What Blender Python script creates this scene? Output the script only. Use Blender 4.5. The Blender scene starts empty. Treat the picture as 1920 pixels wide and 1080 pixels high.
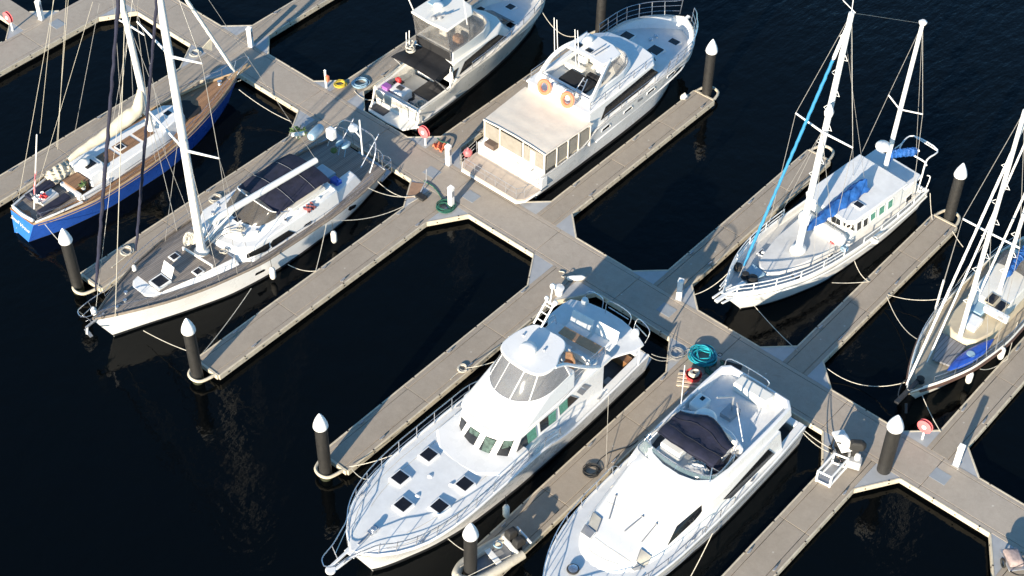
import bpy, math, random
from mathutils import Vector, Matrix
random.seed(11)
sc = bpy.context.scene
col = sc.collection
R_ = math.radians

# ------------------------------------------------------------------ camera (solved from the dock's vanishing points)
CF, PITCH, YAW, ROLL = 3060.16, R_(45.3114), R_(-40.4858), R_(0.9261)
CAM = Vector((37.0, -48.65, 61.5))
def _axes():
    cy, sy, cp, sp = math.cos(YAW), math.sin(YAW), math.cos(PITCH), math.sin(PITCH)
    f = Vector((sy*cp, cy*cp, -sp)); r = Vector((cy, -sy, 0)); u = r.cross(f)
    c, s = math.cos(ROLL), math.sin(ROLL)
    return r*c+u*s, u*c-r*s, f
RT, UP, FW = _axes()
def ray(px, py):
    return RT*((px-960)/CF) - UP*((py-540)/CF) + FW
def at(px, py, z=0.5):
    "point of the place seen at a spot of the photograph, at height z"
    d = ray(px, py); return CAM + d*((z-CAM.z)/d.z)

# ------------------------------------------------------------------ mesh builder
class MB:
    def __init__(s): s.v = []; s.f = []; s.m = []
    def add(s, vs, fs, mi=0):
        o = len(s.v); s.v += [tuple(v) for v in vs]
        for f in fs: s.f.append(tuple(i+o for i in f)); s.m.append(mi)
        return s
    def loft(s, rings, closed=True, c0=True, c1=True, mi=0):
        n = len(rings[0]); vs = [p for r in rings for p in r]; fs = []
        for k in range(len(rings)-1):
            for i in range(n if closed else n-1):
                j = (i+1) % n; fs.append((k*n+i, k*n+j, (k+1)*n+j, (k+1)*n+i))
        if c0: fs.append(tuple(range(n-1, -1, -1)))
        if c1: b = (len(rings)-1)*n; fs.append(tuple(b+i for i in range(n)))
        return s.add(vs, fs, mi)
    def prism(s, poly, z0, z1, mi=0):
        a = sum(poly[i][0]*poly[(i+1) % len(poly)][1]-poly[(i+1) % len(poly)][0]*poly[i][1] for i in range(len(poly)))
        if a < 0: poly = poly[::-1]
        return s.loft([[(p[0], p[1], z0) for p in poly], [(p[0], p[1], z1) for p in poly]], mi=mi)
    def box(s, x0, x1, y0, y1, z0, z1, mi=0):
        return s.prism([(min(x0,x1), min(y0,y1)), (max(x0,x1), min(y0,y1)), (max(x0,x1), max(y0,y1)), (min(x0,x1), max(y0,y1))], z0, z1, mi)
    def bar(s, a, b, w, h, up=(0,0,1), mi=0):
        "rectangular bar from a to b"
        a, b = Vector(a), Vector(b); d = (b-a).normalized(); u = Vector(up)
        if abs(d.dot(u)) > .99: u = Vector((1,0,0))
        l = u.cross(d).normalized()*w/2; u = d.cross(l).normalized()*h/2
        q = lambda p: [p-l-u, p+l-u, p+l+u, p-l+u]
        return s.loft([q(a), q(b)], mi=mi)
    def tube(s, pts, r, n=6, mi=0, closed=False, cap=True, sq=1.0):
        P = [Vector(p) for p in pts]; m = len(P)
        if m < 2: return s
        rr = r if isinstance(r, (list, tuple)) else [r]*m
        rings = []; ref = None
        for i in range(m):
            if closed: t = P[(i+1) % m]-P[i-1]
            else: t = P[min(i+1, m-1)]-P[max(i-1, 0)]
            if t.length < 1e-9: t = Vector((0,0,1))
            t.normalize()
            if ref is None:
                ref = Vector((0,0,1)) if abs(t.z) < .9 else Vector((1,0,0))
            a = ref-t*ref.dot(t)
            if a.length < 1e-5: a = t.orthogonal()
            a.normalize(); ref = a; b = t.cross(a)
            rings.append([P[i]+(a*math.cos(2*math.pi*k/n)*sq+b*math.sin(2*math.pi*k/n))*rr[i] for k in range(n)])
        if closed: rings.append(rings[0])
        return s.loft(rings, c0=cap and not closed, c1=cap and not closed, mi=mi)
    def lathe(s, prof, c=(0,0,0), n=20, mi=0, axis=None):
        M = Matrix.Translation(Vector(c))
        if axis is not None: M = M @ Vector((0,0,1)).rotation_difference(Vector(axis)).to_matrix().to_4x4()
        rings = [[M @ Vector((max(r,1e-4)*math.cos(2*math.pi*k/n), max(r,1e-4)*math.sin(2*math.pi*k/n), z)) for k in range(n)] for r, z in prof]
        return s.loft(rings, mi=mi)
    def ball(s, c, r, n=14, mi=0):
        rx, ry, rz = r if isinstance(r, (tuple, list)) else (r, r, r); m = max(6, n//2); c = Vector(c)
        rings = []
        for j in range(m+1):
            t = -math.pi/2+math.pi*j/m; k = max(math.cos(t), 1e-3)
            rings.append([c+Vector((rx*k*math.cos(2*math.pi*i/n), ry*k*math.sin(2*math.pi*i/n), rz*math.sin(t))) for i in range(n)])
        return s.loft(rings, mi=mi)
    def torus(s, c, R, r, axis=(0,0,1), n=24, k=8, mi=0, mfn=None):
        q = Vector((0,0,1)).rotation_difference(Vector(axis)); c = Vector(c)
        base = len(s.v)
        pts = [c+q @ Vector((R*math.cos(2*math.pi*i/n), R*math.sin(2*math.pi*i/n), 0)) for i in range(n)]
        b0 = len(s.f); s.tube(pts, r, k, mi, closed=True)
        if mfn:
            for f in range(b0, len(s.f)): s.m[f] = mfn((f-b0)//k)
        return s
    def slab(s, pts, t, mi=0, n=None):
        "thin plate: polygon pts (3D, roughly planar) given thickness t along its normal (or n)"
        P = [Vector(p) for p in pts]
        if n is None:
            n = Vector((0,0,0))
            for i in range(len(P)): n += P[i].cross(P[(i+1) % len(P)])
            n.normalize()
        n = Vector(n).normalized()*t
        return s.loft([P, [p+n for p in P]], mi=mi)
    def grid(s, rows, mi=0, t=0):
        "open sheet from rows of points; t gives it thickness downwards"
        m = len(rows[0]); vs = [p for r in rows for p in r]; fs = []; K = len(rows)
        for k in range(K-1):
            for i in range(m-1): fs.append((k*m+i, k*m+i+1, (k+1)*m+i+1, (k+1)*m+i))
        if t:
            N = len(vs); vs = vs+[(Vector(p)-Vector((0,0,t))) for p in vs]
            fs += [tuple(i+N for i in f[::-1]) for f in fs]
            rim = [i for i in range(m)]+[k*m+m-1 for k in range(1, K)]+[(K-1)*m+i for i in range(m-2, -1, -1)]+[k*m for k in range(K-2, 0, -1)]
            for a in range(len(rim)):
                i, j = rim[a], rim[(a+1) % len(rim)]; fs.append((j, i, i+N, j+N))
        return s.add(vs, fs, mi)
    def done(s, name, mats, parent=None, smooth=35, bevel=0, sub=0):
        me = bpy.data.meshes.new(name); me.from_pydata(s.v, [], s.f); me.update()
        o = bpy.data.objects.new(name, me); col.objects.link(o)
        for m in (mats if isinstance(mats, (list, tuple)) else [mats]): me.materials.append(m)
        me.polygons.foreach_set('material_index', s.m)
        import bmesh
        bm = bmesh.new(); bm.from_mesh(me); bmesh.ops.remove_doubles(bm, verts=bm.verts, dist=1e-5)
        bmesh.ops.recalc_face_normals(bm, faces=bm.faces); bm.to_mesh(me); bm.free()
        if smooth:
            me.shade_smooth(); me.set_sharp_from_angle(angle=R_(smooth))
        if bevel:
            b = o.modifiers.new('edge', 'BEVEL'); b.width = bevel; b.segments = 2; b.limit_method = 'ANGLE'; b.angle_limit = R_(32)
            b.harden_normals = False
        if sub:
            b = o.modifiers.new('soft', 'SUBSURF'); b.levels = sub; b.render_levels = sub
        if parent: o.parent = parent
        return o

def tag(o, label, cat, group=None, kind=None):
    if label: o['label'] = label
    if cat: o['category'] = cat
    if group: o['group'] = group
    if kind: o['kind'] = kind
    return o
def thing(name, label, cat, loc=(0,0,0), deg=0, group=None):
    o = bpy.data.objects.new(name, None); col.objects.link(o)
    o.location = loc; o.rotation_euler = (0,0,R_(deg)); o.empty_display_size = .3
    return tag(o, label, cat, group)
def copy_tree(o, parent=None):
    c = o.copy(); col.objects.link(c); c.parent = parent
    for ch in list(o.children): copy_tree(ch, c)
    return c

class Frame:
    "a boat: an Empty at the waterline under its stern, x forward, y to port"
    def __init__(s, name, label, cat, x, y, deg):
        s.o = thing(name, label, cat, (x, y, 0), deg)
        s.M = Matrix.Translation((x, y, 0)) @ Matrix.Rotation(R_(deg), 4, 'Z'); s.I = s.M.inverted()
        s.c = s.I @ CAM
    def w(s, p): return s.M @ Vector(p)
    def d(s, px, py): return s.I.to_3x3() @ ray(px, py)
    def p(s, px, py, z): return s.I @ at(px, py, z)
    def y(s, px, py, y): d = s.d(px, py); return s.c+d*((y-s.c.y)/d.y)
    def x(s, px, py, x): d = s.d(px, py); return s.c+d*((x-s.c.x)/d.x)
    def pl(s, px, py, a, b, c):
        a, b, c = Vector(a), Vector(b), Vector(c); n = (b-a).cross(c-a); d = s.d(px, py)
        return s.c+d*((a-s.c).dot(n)/d.dot(n))

def lerp(a, b, t): return a+(b-a)*t
def spl(tab, x):
    "smooth interpolation of rows (x, v1, v2..) -> [v1, v2..]"
    n = len(tab)
    if x <= tab[0][0]: return list(tab[0][1:])
    if x >= tab[-1][0]: return list(tab[-1][1:])
    i = max(k for k in range(n-1) if tab[k][0] <= x)
    a, b = tab[i], tab[i+1]; h = b[0]-a[0]; t = (x-a[0])/h; out = []
    for k in range(1, len(a)):
        def sl(j):
            if j <= 0: return (tab[1][k]-tab[0][k])/(tab[1][0]-tab[0][0])
            if j >= n-1: return (tab[-1][k]-tab[-2][k])/(tab[-1][0]-tab[-2][0])
            d0 = (tab[j][k]-tab[j-1][k])/(tab[j][0]-tab[j-1][0]); d1 = (tab[j+1][k]-tab[j][k])/(tab[j+1][0]-tab[j][0])
            return 0 if d0*d1 <= 0 else 2*d0*d1/(d0+d1)
        m0, m1 = sl(i)*h, sl(i+1)*h
        out.append((2*t**3-3*t*t+1)*a[k]+(t**3-2*t*t+t)*m0+(-2*t**3+3*t*t)*b[k]+(t**3-t*t)*m1)
    return out
def curve(pts, n=8, closed=False):
    "Catmull-Rom through points"
    P = [Vector(p) for p in pts]; m = len(P); out = []
    for i in range(m if closed else m-1):
        g = (lambda k: P[k % m]) if closed else (lambda k: P[max(0, min(m-1, k))])
        a, b, c, d = g(i-1), g(i), g(i+1), g(i+2)
        for k in range(n):
            t = k/n
            out.append(.5*((2*b)+(c-a)*t+(2*a-5*b+4*c-d)*t*t+(3*b-a-3*c+d)*t**3))
    if not closed: out.append(P[-1])
    return out
def mirror(half):
    "outline from the points of one side given stern to bow (y>0)"
    return list(half)+[(p[0], -p[1]) for p in reversed(half) if abs(p[1]) > 1e-6]

# ------------------------------------------------------------------ materials
class NT:
    def __init__(s, name):
        s.m = bpy.data.materials.new(name); s.m.use_nodes = True; s.t = s.m.node_tree; s.n = s.t.nodes
        s.b = s.n['Principled BSDF']; s.tc = s.n.new('ShaderNodeTexCoord')
    def link(s, a, b): s.t.links.new(a, b)
    def noise(s, scale, detail=4, rough=.55, vec=None, dist=0):
        n = s.n.new('ShaderNodeTexNoise'); n.inputs['Scale'].default_value = scale; n.inputs['Detail'].default_value = detail
        n.inputs['Roughness'].default_value = rough; n.inputs['Distortion'].default_value = dist
        s.link(vec if vec is not None else s.tc.outputs['Object'], n.inputs['Vector']); return n.outputs['Fac']
    def map(s, scale=(1,1,1), rot=(0,0,0), src='Object'):
        n = s.n.new('ShaderNodeMapping'); n.inputs['Scale'].default_value = scale; n.inputs['Rotation'].default_value = rot
        s.link(s.tc.outputs[src], n.inputs['Vector']); return n.outputs['Vector']
    def ramp(s, fac, stops):
        n = s.n.new('ShaderNodeValToRGB'); r = n.color_ramp
        while len(r.elements) < len(stops): r.elements.new(.5)
        for e, (p, c) in zip(r.elements, stops):
            e.position = p; e.color = (*c, 1) if isinstance(c, (tuple, list)) else (c, c, c, 1)
        s.link(fac, n.inputs['Fac']); return n.outputs['Color']
    def mix(s, fac, a, b, mode='MIX'):
        n = s.n.new('ShaderNodeMix'); n.data_type = 'RGBA'; n.blend_type = mode
        for v, k in ((fac, 0), (a, 6), (b, 7)):
            if isinstance(v, (int, float)): n.inputs[k].default_value = v if k == 0 else (v, v, v, 1)
            elif isinstance(v, (tuple, list)): n.inputs[k].default_value = (*v, 1)
            else: s.link(v, n.inputs[k])
        return n.outputs[2]
    def math(s, op, a, b=0):
        n = s.n.new('ShaderNodeMath'); n.operation = op
        for v, k in ((a, 0), (b, 1)):
            if isinstance(v, (int, float)): n.inputs[k].default_value = v
            else: s.link(v, n.inputs[k])
        return n.outputs[0]
    def bump(s, h, strength=.3, dist=.01):
        n = s.n.new('ShaderNodeBump'); n.inputs['Strength'].default_value = strength; n.inputs['Distance'].default_value = dist
        s.link(h, n.inputs['Height']); s.link(n.outputs['Normal'], s.b.inputs['Normal'])
    def set(s, color=None, rough=None, metal=None, **k):
        for v, q in ((color, 'Base Color'), (rough, 'Roughness'), (metal, 'Metallic')):
            if v is None: continue
            if isinstance(v, (int, float)): s.b.inputs[q].default_value = v
            elif isinstance(v, (tuple, list)): s.b.inputs[q].default_value = (*v, 1)
            else: s.link(v, s.b.inputs[q])
        for q, v in k.items(): s.b.inputs[q.replace('_', ' ')].default_value = v
        return s.m
def mat(name, c, rough=.4, metal=0, var=.14, scale=2.5, bump=0, bscale=30, dirt=None, damt=.35, **k):
    t = NT(name); f = t.noise(scale, 5, .6)
    lo = tuple(x*(1-var) for x in c); hi = tuple(min(1, x*(1+var*.6)) for x in c)
    colr = t.ramp(f, [(.3, lo), (.7, hi)])
    if dirt:
        g = t.noise(scale*.45, 8, .72, dist=.6)
        colr = t.mix(t.math('MULTIPLY', t.ramp(g, [(.52, 0.), (.72, 1.)]), damt), colr, dirt)
    r = t.ramp(t.noise(scale*2, 3), [(.3, max(.02, rough-.08)), (.7, min(1, rough+.1))])
    if bump: t.bump(t.noise(bscale, 4), bump, .02)
    return t.set(colr, r, metal, **k)
def striped(name, c, dark, pitch, axis='y', rough=.6, var=.25, line=.16, bump=.3):
    "planks: caulking lines at a pitch, each run of wood a little different"
    t = NT(name); sep = t.n.new('ShaderNodeSeparateXYZ'); t.link(t.tc.outputs['Object'], sep.inputs[0])
    ax = sep.outputs['XYZ'.index(axis.upper())]
    u = t.math('DIVIDE', ax, pitch); fr = t.math('FRACT', t.math('ADD', u, 1000)); fl = t.math('FLOOR', t.math('ADD', u, 1000))
    w = t.n.new('ShaderNodeTexWhiteNoise'); w.noise_dimensions = '1D'; t.link(fl, w.inputs['W'])
    f = t.noise(3, 6, .65, t.map((.5, 6, 1) if axis == 'y' else (6, .5, 1)))
    base = t.ramp(t.math('ADD', t.math('MULTIPLY', f, .6), t.math('MULTIPLY', w.outputs['Value'], .4)), [(.25, tuple(x*(1-var) for x in c)), (.75, tuple(x*(1+var) for x in c))])
    g = t.noise(.9, 6, .7); base = t.mix(t.ramp(g, [(.5, 0.), (.75, .35)]), base, tuple(x*.55 for x in c))
    ln = t.math('LESS_THAN', fr, line)
    return t.set(t.mix(ln, base, dark), rough)
M = {}
def mats():
    W = (.82,.82,.80)
    M['gel'] = mat('white_gelcoat', (.77,.77,.76), .28, var=.035, scale=.8, dirt=(.70,.68,.63), damt=.14, Coat_Weight=.25)
    M['gel2'] = mat('cream_gelcoat', (.76,.74,.68), .32, var=.05, scale=1.0, dirt=(.58,.54,.46), damt=.2)
    M['nonskid'] = mat('nonskid_deck', (.70,.71,.71), .7, var=.08, scale=2, bump=.25, bscale=60, dirt=(.5,.49,.45), damt=.3)
    M['greydeck'] = mat('grey_deck_paint', (.58,.58,.57), .7, var=.1, scale=2, bump=.25, bscale=60, dirt=(.36,.34,.30), damt=.4)
    M['chalk'] = mat('chalky_white_paint', (.74,.74,.72), .55, var=.08, scale=1.6, dirt=(.45,.40,.33), damt=.35)
    M['mast'] = mat('white_mast_paint', (.78,.78,.76), .35, var=.08, scale=1.2, dirt=(.55,.54,.5), damt=.25)
    M['glass'] = mat('dark_window_glass', (.012,.013,.015), .06, var=.3, scale=1, Specular_IOR_Level=.6)
    M['hatch'] = mat('smoked_hatch_acrylic', (.012,.011,.013), .18, var=.3, scale=3)
    M['steel'] = mat('stainless_steel', (.62,.63,.65), .25, .9, var=.1)
    M['alu'] = mat('grey_aluminium', (.42,.43,.45), .45, .6, var=.15, scale=4)
    M['wire'] = mat('rigging_wire', (.45,.44,.42), .4, .5, var=.1)
    M['hal'] = mat('halyard_rope', (.44,.41,.34), .8, var=.15, scale=8)
    M['rope'] = mat('white_mooring_rope', (.54,.51,.44), .85, var=.35, scale=9, bump=.4, bscale=60)
    M['drope'] = mat('dark_cable', (.03,.03,.03), .7, var=.3, scale=6)
    M['navy'] = mat('navy_canvas', (.014,.016,.038), .85, var=.4, scale=3, bump=.8, bscale=4)
    M['black'] = mat('black_canvas', (.012,.012,.014), .85, var=.3, scale=3, bump=.3, bscale=6)
    M['cream'] = mat('cream_canvas', (.71,.64,.54), .85, var=.08, scale=1.3, bump=.35, bscale=3)
    M['sailc'] = mat('cream_sailcloth', (.60,.54,.42), .85, var=.15, scale=2.5, bump=.6, bscale=4)
    M['cyan'] = mat('sky_blue_sail_cover', (.022,.20,.40), .75, var=.15, scale=3, bump=.4, bscale=5)
    M['tarp'] = mat('royal_blue_tarp', (.018,.105,.36), .55, var=.35, scale=3, bump=.9, bscale=4)
    M['blue'] = mat('blue_topsides', (.020,.080,.37), .3, var=.16, scale=1.0, dirt=(.02,.08,.30), damt=.25, Coat_Weight=.15)
    M['bluet'] = mat('bright_blue_transom', (.03,.15,.48), .35, var=.12, scale=1.2)
    M['anti'] = mat('dark_antifouling', (.012,.014,.018), .7, var=.4, scale=3)
    M['boot'] = mat('black_boot_stripe', (.02,.02,.022), .4, var=.3, scale=3)
    M['teak'] = striped('teak_planking', (.26,.145,.075), (.05,.035,.025), .09)
    M['teakt'] = mat('varnished_teak', (.23,.115,.05), .35, var=.25, scale=5)
    M['gteak'] = striped('weathered_teak', (.21,.185,.165), (.075,.065,.06), .11)
    M['gteakt'] = mat('weathered_timber_rail', (.24,.20,.16), .7, var=.25, scale=5)
    M['cap'] = mat('pale_teak_caprail', (.42,.30,.18), .5, var=.2, scale=4)
    M['rub'] = mat('black_rubber', (.018,.018,.018), .75, var=.3, scale=4)
    M['pit'] = mat('dark_cockpit_sole', (.05,.05,.055), .7, var=.3, scale=3)
    M['grey'] = mat('grey_plastic', (.22,.23,.25), .5, var=.15, scale=3)
    M['wht'] = mat('white_plastic', (.80,.80,.78), .4, var=.06, scale=3, dirt=(.6,.58,.52), damt=.2)
    M['tan'] = mat('tan_cushion', (.52,.30,.17), .8, var=.2, scale=5)
    M['orange'] = mat('faded_orange_foam', (.75,.20,.10), .7, var=.15, scale=5)
    M['red'] = mat('red_paint', (.62,.05,.05), .5, var=.2, scale=5)
    M['pink'] = mat('sun_faded_red_plastic', (.75,.16,.17), .5, var=.12, scale=6)
    M['purple'] = mat('purple_plastic', (.30,.10,.36), .45, var=.15, scale=5)
    M['green'] = mat('green_hose', (.02,.10,.07), .5, var=.3, scale=6)
    M['cyanh'] = mat('turquoise_hose', (.015,.30,.38), .45, var=.35, scale=6)
    M['yellow'] = mat('yellow_hose', (.62,.46,.05), .5, var=.2, scale=6)
    M['leaf'] = mat('green_leaves', (.06,.12,.03), .6, var=.4, scale=12)
    M['bluep'] = mat('blue_plastic', (.02,.08,.42), .4, var=.2, scale=5)
    M['lblue'] = mat('pale_blue_grp', (.28,.42,.52), .4, var=.1, scale=3)
    M['curt'] = mat('green_curtain', (.10,.30,.22), .9, var=.4, scale=9)
    M['winrefl'] = mat('pale_green_reflection', (.075,.115,.10), .12, var=.7, scale=6)  # window reflection painted as a pale green colour
    M['gold'] = mat('pale_lettering', (.72,.66,.58), .5, var=.1)
    M['fend'] = mat('white_fender_vinyl', (.78,.76,.70), .45, var=.1, scale=3, dirt=(.4,.36,.3), damt=.4)
    M['gfend'] = mat('grey_inflatable_fabric', (.50,.47,.40), .7, var=.12, scale=3, dirt=(.3,.27,.2), damt=.4)
    M['hdpe'] = mat('black_pile_sleeve', (.030,.029,.028), .55, var=.35, scale=3, dirt=(.09,.08,.07), damt=.6, bump=.3, bscale=10)
    M['bright'] = mat('bright_pile_cap', (.80,.80,.79), .5, var=.05, scale=3, dirt=(.48,.45,.38), damt=.5)
    M['whaler'] = mat('pale_timber_whaler', (.55,.49,.38), .75, var=.16, scale=4, dirt=(.3,.25,.18), damt=.5)
    M['float'] = mat('wet_pontoon', (.035,.022,.015), .6, var=.4, scale=3)
    M['gal'] = mat('galvanised_plate', (.40,.41,.42), .6, .2, var=.12, scale=2)
    M['lid'] = mat('grey_pit_lid', (.27,.30,.33), .6, var=.08, scale=5)
    t = NT('tidal_pile_sleeve'); sp_ = t.n.new('ShaderNodeSeparateXYZ'); t.link(t.tc.outputs['Object'], sp_.inputs[0]); f = t.noise(5, 6, .7)
    c = t.ramp(f, [(.3, (.011,.011,.011)), (.7, (.024,.023,.022))]); c = t.mix(t.ramp(t.noise(2.2, 8, .75, t.map((1,1,.3))), [(.52, 0.), (.72, .5)]), c, (.050,.047,.042))
    zz = t.math('ADD', sp_.outputs['Z'], t.math('MULTIPLY', t.noise(6, 4), .35)); c = t.mix(t.ramp(zz, [(.45, 1.), (.70, 0.)]), c, (.030,.034,.018))
    t.bump(t.noise(9, 5), .35, .02); M['pile'] = t.set(c, .55)
    # clear vinyl / glass that lets the inside show
    def clear(name, c, alpha, rough=.08):
        t = NT(name); f = t.noise(2.2, 5, .6)
        t.set(c, rough); t.link(t.ramp(f, [(.3, max(0, alpha-.12)), (.7, min(1, alpha+.12))]), t.b.inputs['Alpha'])
        return t.m
    M['clear2'] = clear('thin_clear_vinyl', (.22,.21,.20), .24, .1)
    M['vinyl'] = clear('clear_vinyl', (.20,.20,.21), .40, .12)
    M['smoke'] = clear('smoked_vinyl', (.10,.09,.08), .62, .15)
    M['mesh'] = clear('shade_mesh', (.30,.275,.235), .78, .7)
    M['aqua'] = clear('tinted_windscreen', (.14,.20,.22), .42, .05)
    # concrete dock deck
    for cname, ckey, tintc in (('walkway_concrete', 'conc', (1.06,1.05,1.04)), ('finger_concrete', 'conc2', (.93,.91,.88))):
        t = NT(cname); a = t.noise(.35, 6, .7); b = t.noise(3.0, 6, .7); g = t.noise(55, 3, .7)
        geo = t.n.new('ShaderNodeNewGeometry'); isl = geo.outputs['Random Per Island']
        c = t.ramp(a, [(.3, (.300,.256,.208)), (.7, (.385,.333,.275))]); c = t.mix(.55, c, t.mix(.6, c, t.ramp(isl, [(0, .72), (1, 1.22)]), 'MULTIPLY'))
        c = t.mix(.35, c, t.ramp(b, [(.3, (.24,.205,.165)), (.7, (.45,.395,.33))]))
        c = t.mix(.28, c, t.ramp(g, [(.3, (.14,.13,.115)), (.7, (.50,.46,.41))]))
        st = t.noise(1.1, 9, .75, dist=1.2); c = t.mix(t.ramp(st, [(.56, 0.), (.75, .45)]), c, (.17,.145,.12))
        vo = t.n.new('ShaderNodeTexVoronoi'); vo.inputs['Scale'].default_value = .9; t.link(t.tc.outputs['Object'], vo.inputs['Vector'])
        c = t.mix(t.math('MULTIPLY', t.math('LESS_THAN', t.math('ADD', vo.outputs['Distance'], t.math('MULTIPLY', t.noise(14, 3), .06)), .075), .55), c, (.62,.60,.55))
        c = t.mix(1.0, c, tintc, 'MULTIPLY'); t.bump(t.noise(80, 3), .3, .01); M[ckey] = t.set(c, .85)
    # water
    t = NT('harbour_water'); geo = t.tc
    n1 = t.noise(.55, 3, .5); n2 = t.noise(2.4, 4, .55, t.map((1, .55, 1), (0, 0, .6)))
    n3 = t.noise(1.6, 5, .62, t.map((1.0, .33, 1), (0, 0, -.45)))
    sep = t.n.new('ShaderNodeSeparateXYZ'); t.link(t.tc.outputs['Object'], sep.inputs[0])
    open_ = t.ramp(t.math('ADD', t.math('MULTIPLY', sep.outputs['Y'], .03), t.math('MULTIPLY', sep.outputs['X'], .008)), [(.50, 0.02), (.85, 1.)])
    h = t.math('ADD', t.math('MULTIPLY', n1, .055), t.math('MULTIPLY', n2, .014))
    h = t.math('ADD', h, t.math('MULTIPLY', t.math('MULTIPLY', n3, open_), .11))
    bp = t.n.new('ShaderNodeBump'); bp.inputs['Strength'].default_value = 1; bp.inputs['Distance'].default_value = 1.0
    t.link(h, bp.inputs['Height']); t.link(bp.outputs['Normal'], t.b.inputs['Normal'])
    M['water'] = t.set((.0012,.0018,.0022), .03, IOR=1.333, Specular_IOR_Level=.24)
mats()
# ------------------------------------------------------------------ sky, sun, camera
SUN_EL, SUN_AZ = R_(16.3), R_(167.0)        # the sun stands low behind the camera: azimuth clockwise from +Y
w = bpy.data.worlds.new('World'); sc.world = w; w.use_nodes = True
nt = w.node_tree; bg = nt.nodes['Background']
sky = nt.nodes.new('ShaderNodeTexSky'); sky.sky_type = 'NISHITA'; sky.sun_disc = False
sky.sun_elevation = SUN_EL; sky.sun_rotation = SUN_AZ; sky.ozone_density = 4.0; sky.air_density = 1.0; sky.dust_density = .3
mx = nt.nodes.new('ShaderNodeMix'); mx.data_type = 'RGBA'; mx.blend_type = 'MULTIPLY'; mx.inputs[0].default_value = 1; mx.inputs[7].default_value = (.74,1.0,1.02,1)
nt.links.new(sky.outputs['Color'], mx.inputs[6]); nt.links.new(mx.outputs[2], bg.inputs['Color']); bg.inputs['Strength'].default_value = .100
L = bpy.data.lights.new('sun', 'SUN'); L.energy = 5.0; L.angle = R_(.53); L.color = (1.0, .86, .67)
lo = bpy.data.objects.new('sun', L); col.objects.link(lo)
sd = Vector((math.sin(SUN_AZ)*math.cos(SUN_EL), math.cos(SUN_AZ)*math.cos(SUN_EL), math.sin(SUN_EL)))
lo.rotation_euler = sd.to_track_quat('Z', 'Y').to_euler(); lo.location = sd*60
cd = bpy.data.cameras.new('camera'); cam = bpy.data.objects.new('camera', cd); col.objects.link(cam); sc.camera = cam
cd.sensor_width = 36; cd.lens = CF/1920*36; cd.clip_end = 3000; cd.clip_start = 1
mw = Matrix((RT, UP, -FW)).transposed().to_4x4(); mw.translation = CAM; cam.matrix_world = mw
sc.view_settings.view_transform = 'Standard'; sc.view_settings.look = 'None'; sc.view_settings.gamma = 1
sc.view_settings.exposure = 1.17
sc.render.resolution_x, sc.render.resolution_y = 1024, 576

# ------------------------------------------------------------------ water: one sheet to the horizon
b = MB(); b.add([(-1500,-1500,0), (1500,-1500,0), (1500,1500,0), (-1500,1500,0)], [(0,1,2,3)])
o = b.done('water', M['water'], smooth=0); o['kind'] = 'structure'

# ------------------------------------------------------------------ docks
ZD = .5
def pontoon(root, x0, x1, y0, y1, along, joints, edges, cm='conc'):
    """a run of concrete deck panels between whalers: main panels + edge strips with real gaps, floats below
    edges: which of 'x0','x1','y0','y1' carry a whaler"""
    deck = MB(); ew = .24; g = .012
    cuts = sorted(joints)
    a0, a1 = (y0, y1) if along == 'y' else (x0, x1); b0, b1 = (x0, x1) if along == 'y' else (y0, y1)
    seq = [a0]+cuts+[a1]
    for i in range(len(seq)-1):
        u0, u1 = seq[i]+(g if i else 0), seq[i+1]-(g if i < len(seq)-2 else 0)
        for v0, v1 in ((b0, b0+ew-g), (b0+ew+g, b1-ew-g), (b1-ew+g, b1)):
            dz = random.uniform(-.004, .004)
            (deck.box(v0, v1, u0, u1, .22, ZD+dz) if along == 'y' else deck.box(u0, u1, v0, v1, .22, ZD+dz))
    deck.done('deck', M[cm], root, bevel=.012)
    fl = MB(); fl.box(x0+.08, x1-.08, y0+.08, y1-.08, -.45, .30)
    fl.done('float', M['float'], root)
def whaler(root, a, b, z1=None):
    "timber fender along an edge, from a to b, deck on its left"
    a, b = Vector((*a, 0)), Vector((*b, 0)); d = (b-a).normalized(); n = Vector((d.y, -d.x, 0))
    m = MB(); t = .085; z0, z1 = .20, ZD+.012
    p = [a, b, b+n*t, a+n*t]; m.prism([(q.x, q.y) for q in p], z0, z1)
    L_ = (b-a).length; k = int(L_/1.15)
    for i in range(k):
        c = a+d*(L_*(i+.5)/k)+n*(t+.004); m.bar(c+Vector((0,0,.36))-n*.01, c+Vector((0,0,.36))+n*.02, .07, .07, mi=1)
        if i % 2: c2 = c-n*(t/2); m.box(c2.x-.04, c2.x+.04, c2.y-.04, c2.y+.04, z1-.01, z1+.008, mi=1)
    return m.done('fender_strip', [M['whaler'], M['float']], root, bevel=.01)

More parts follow.
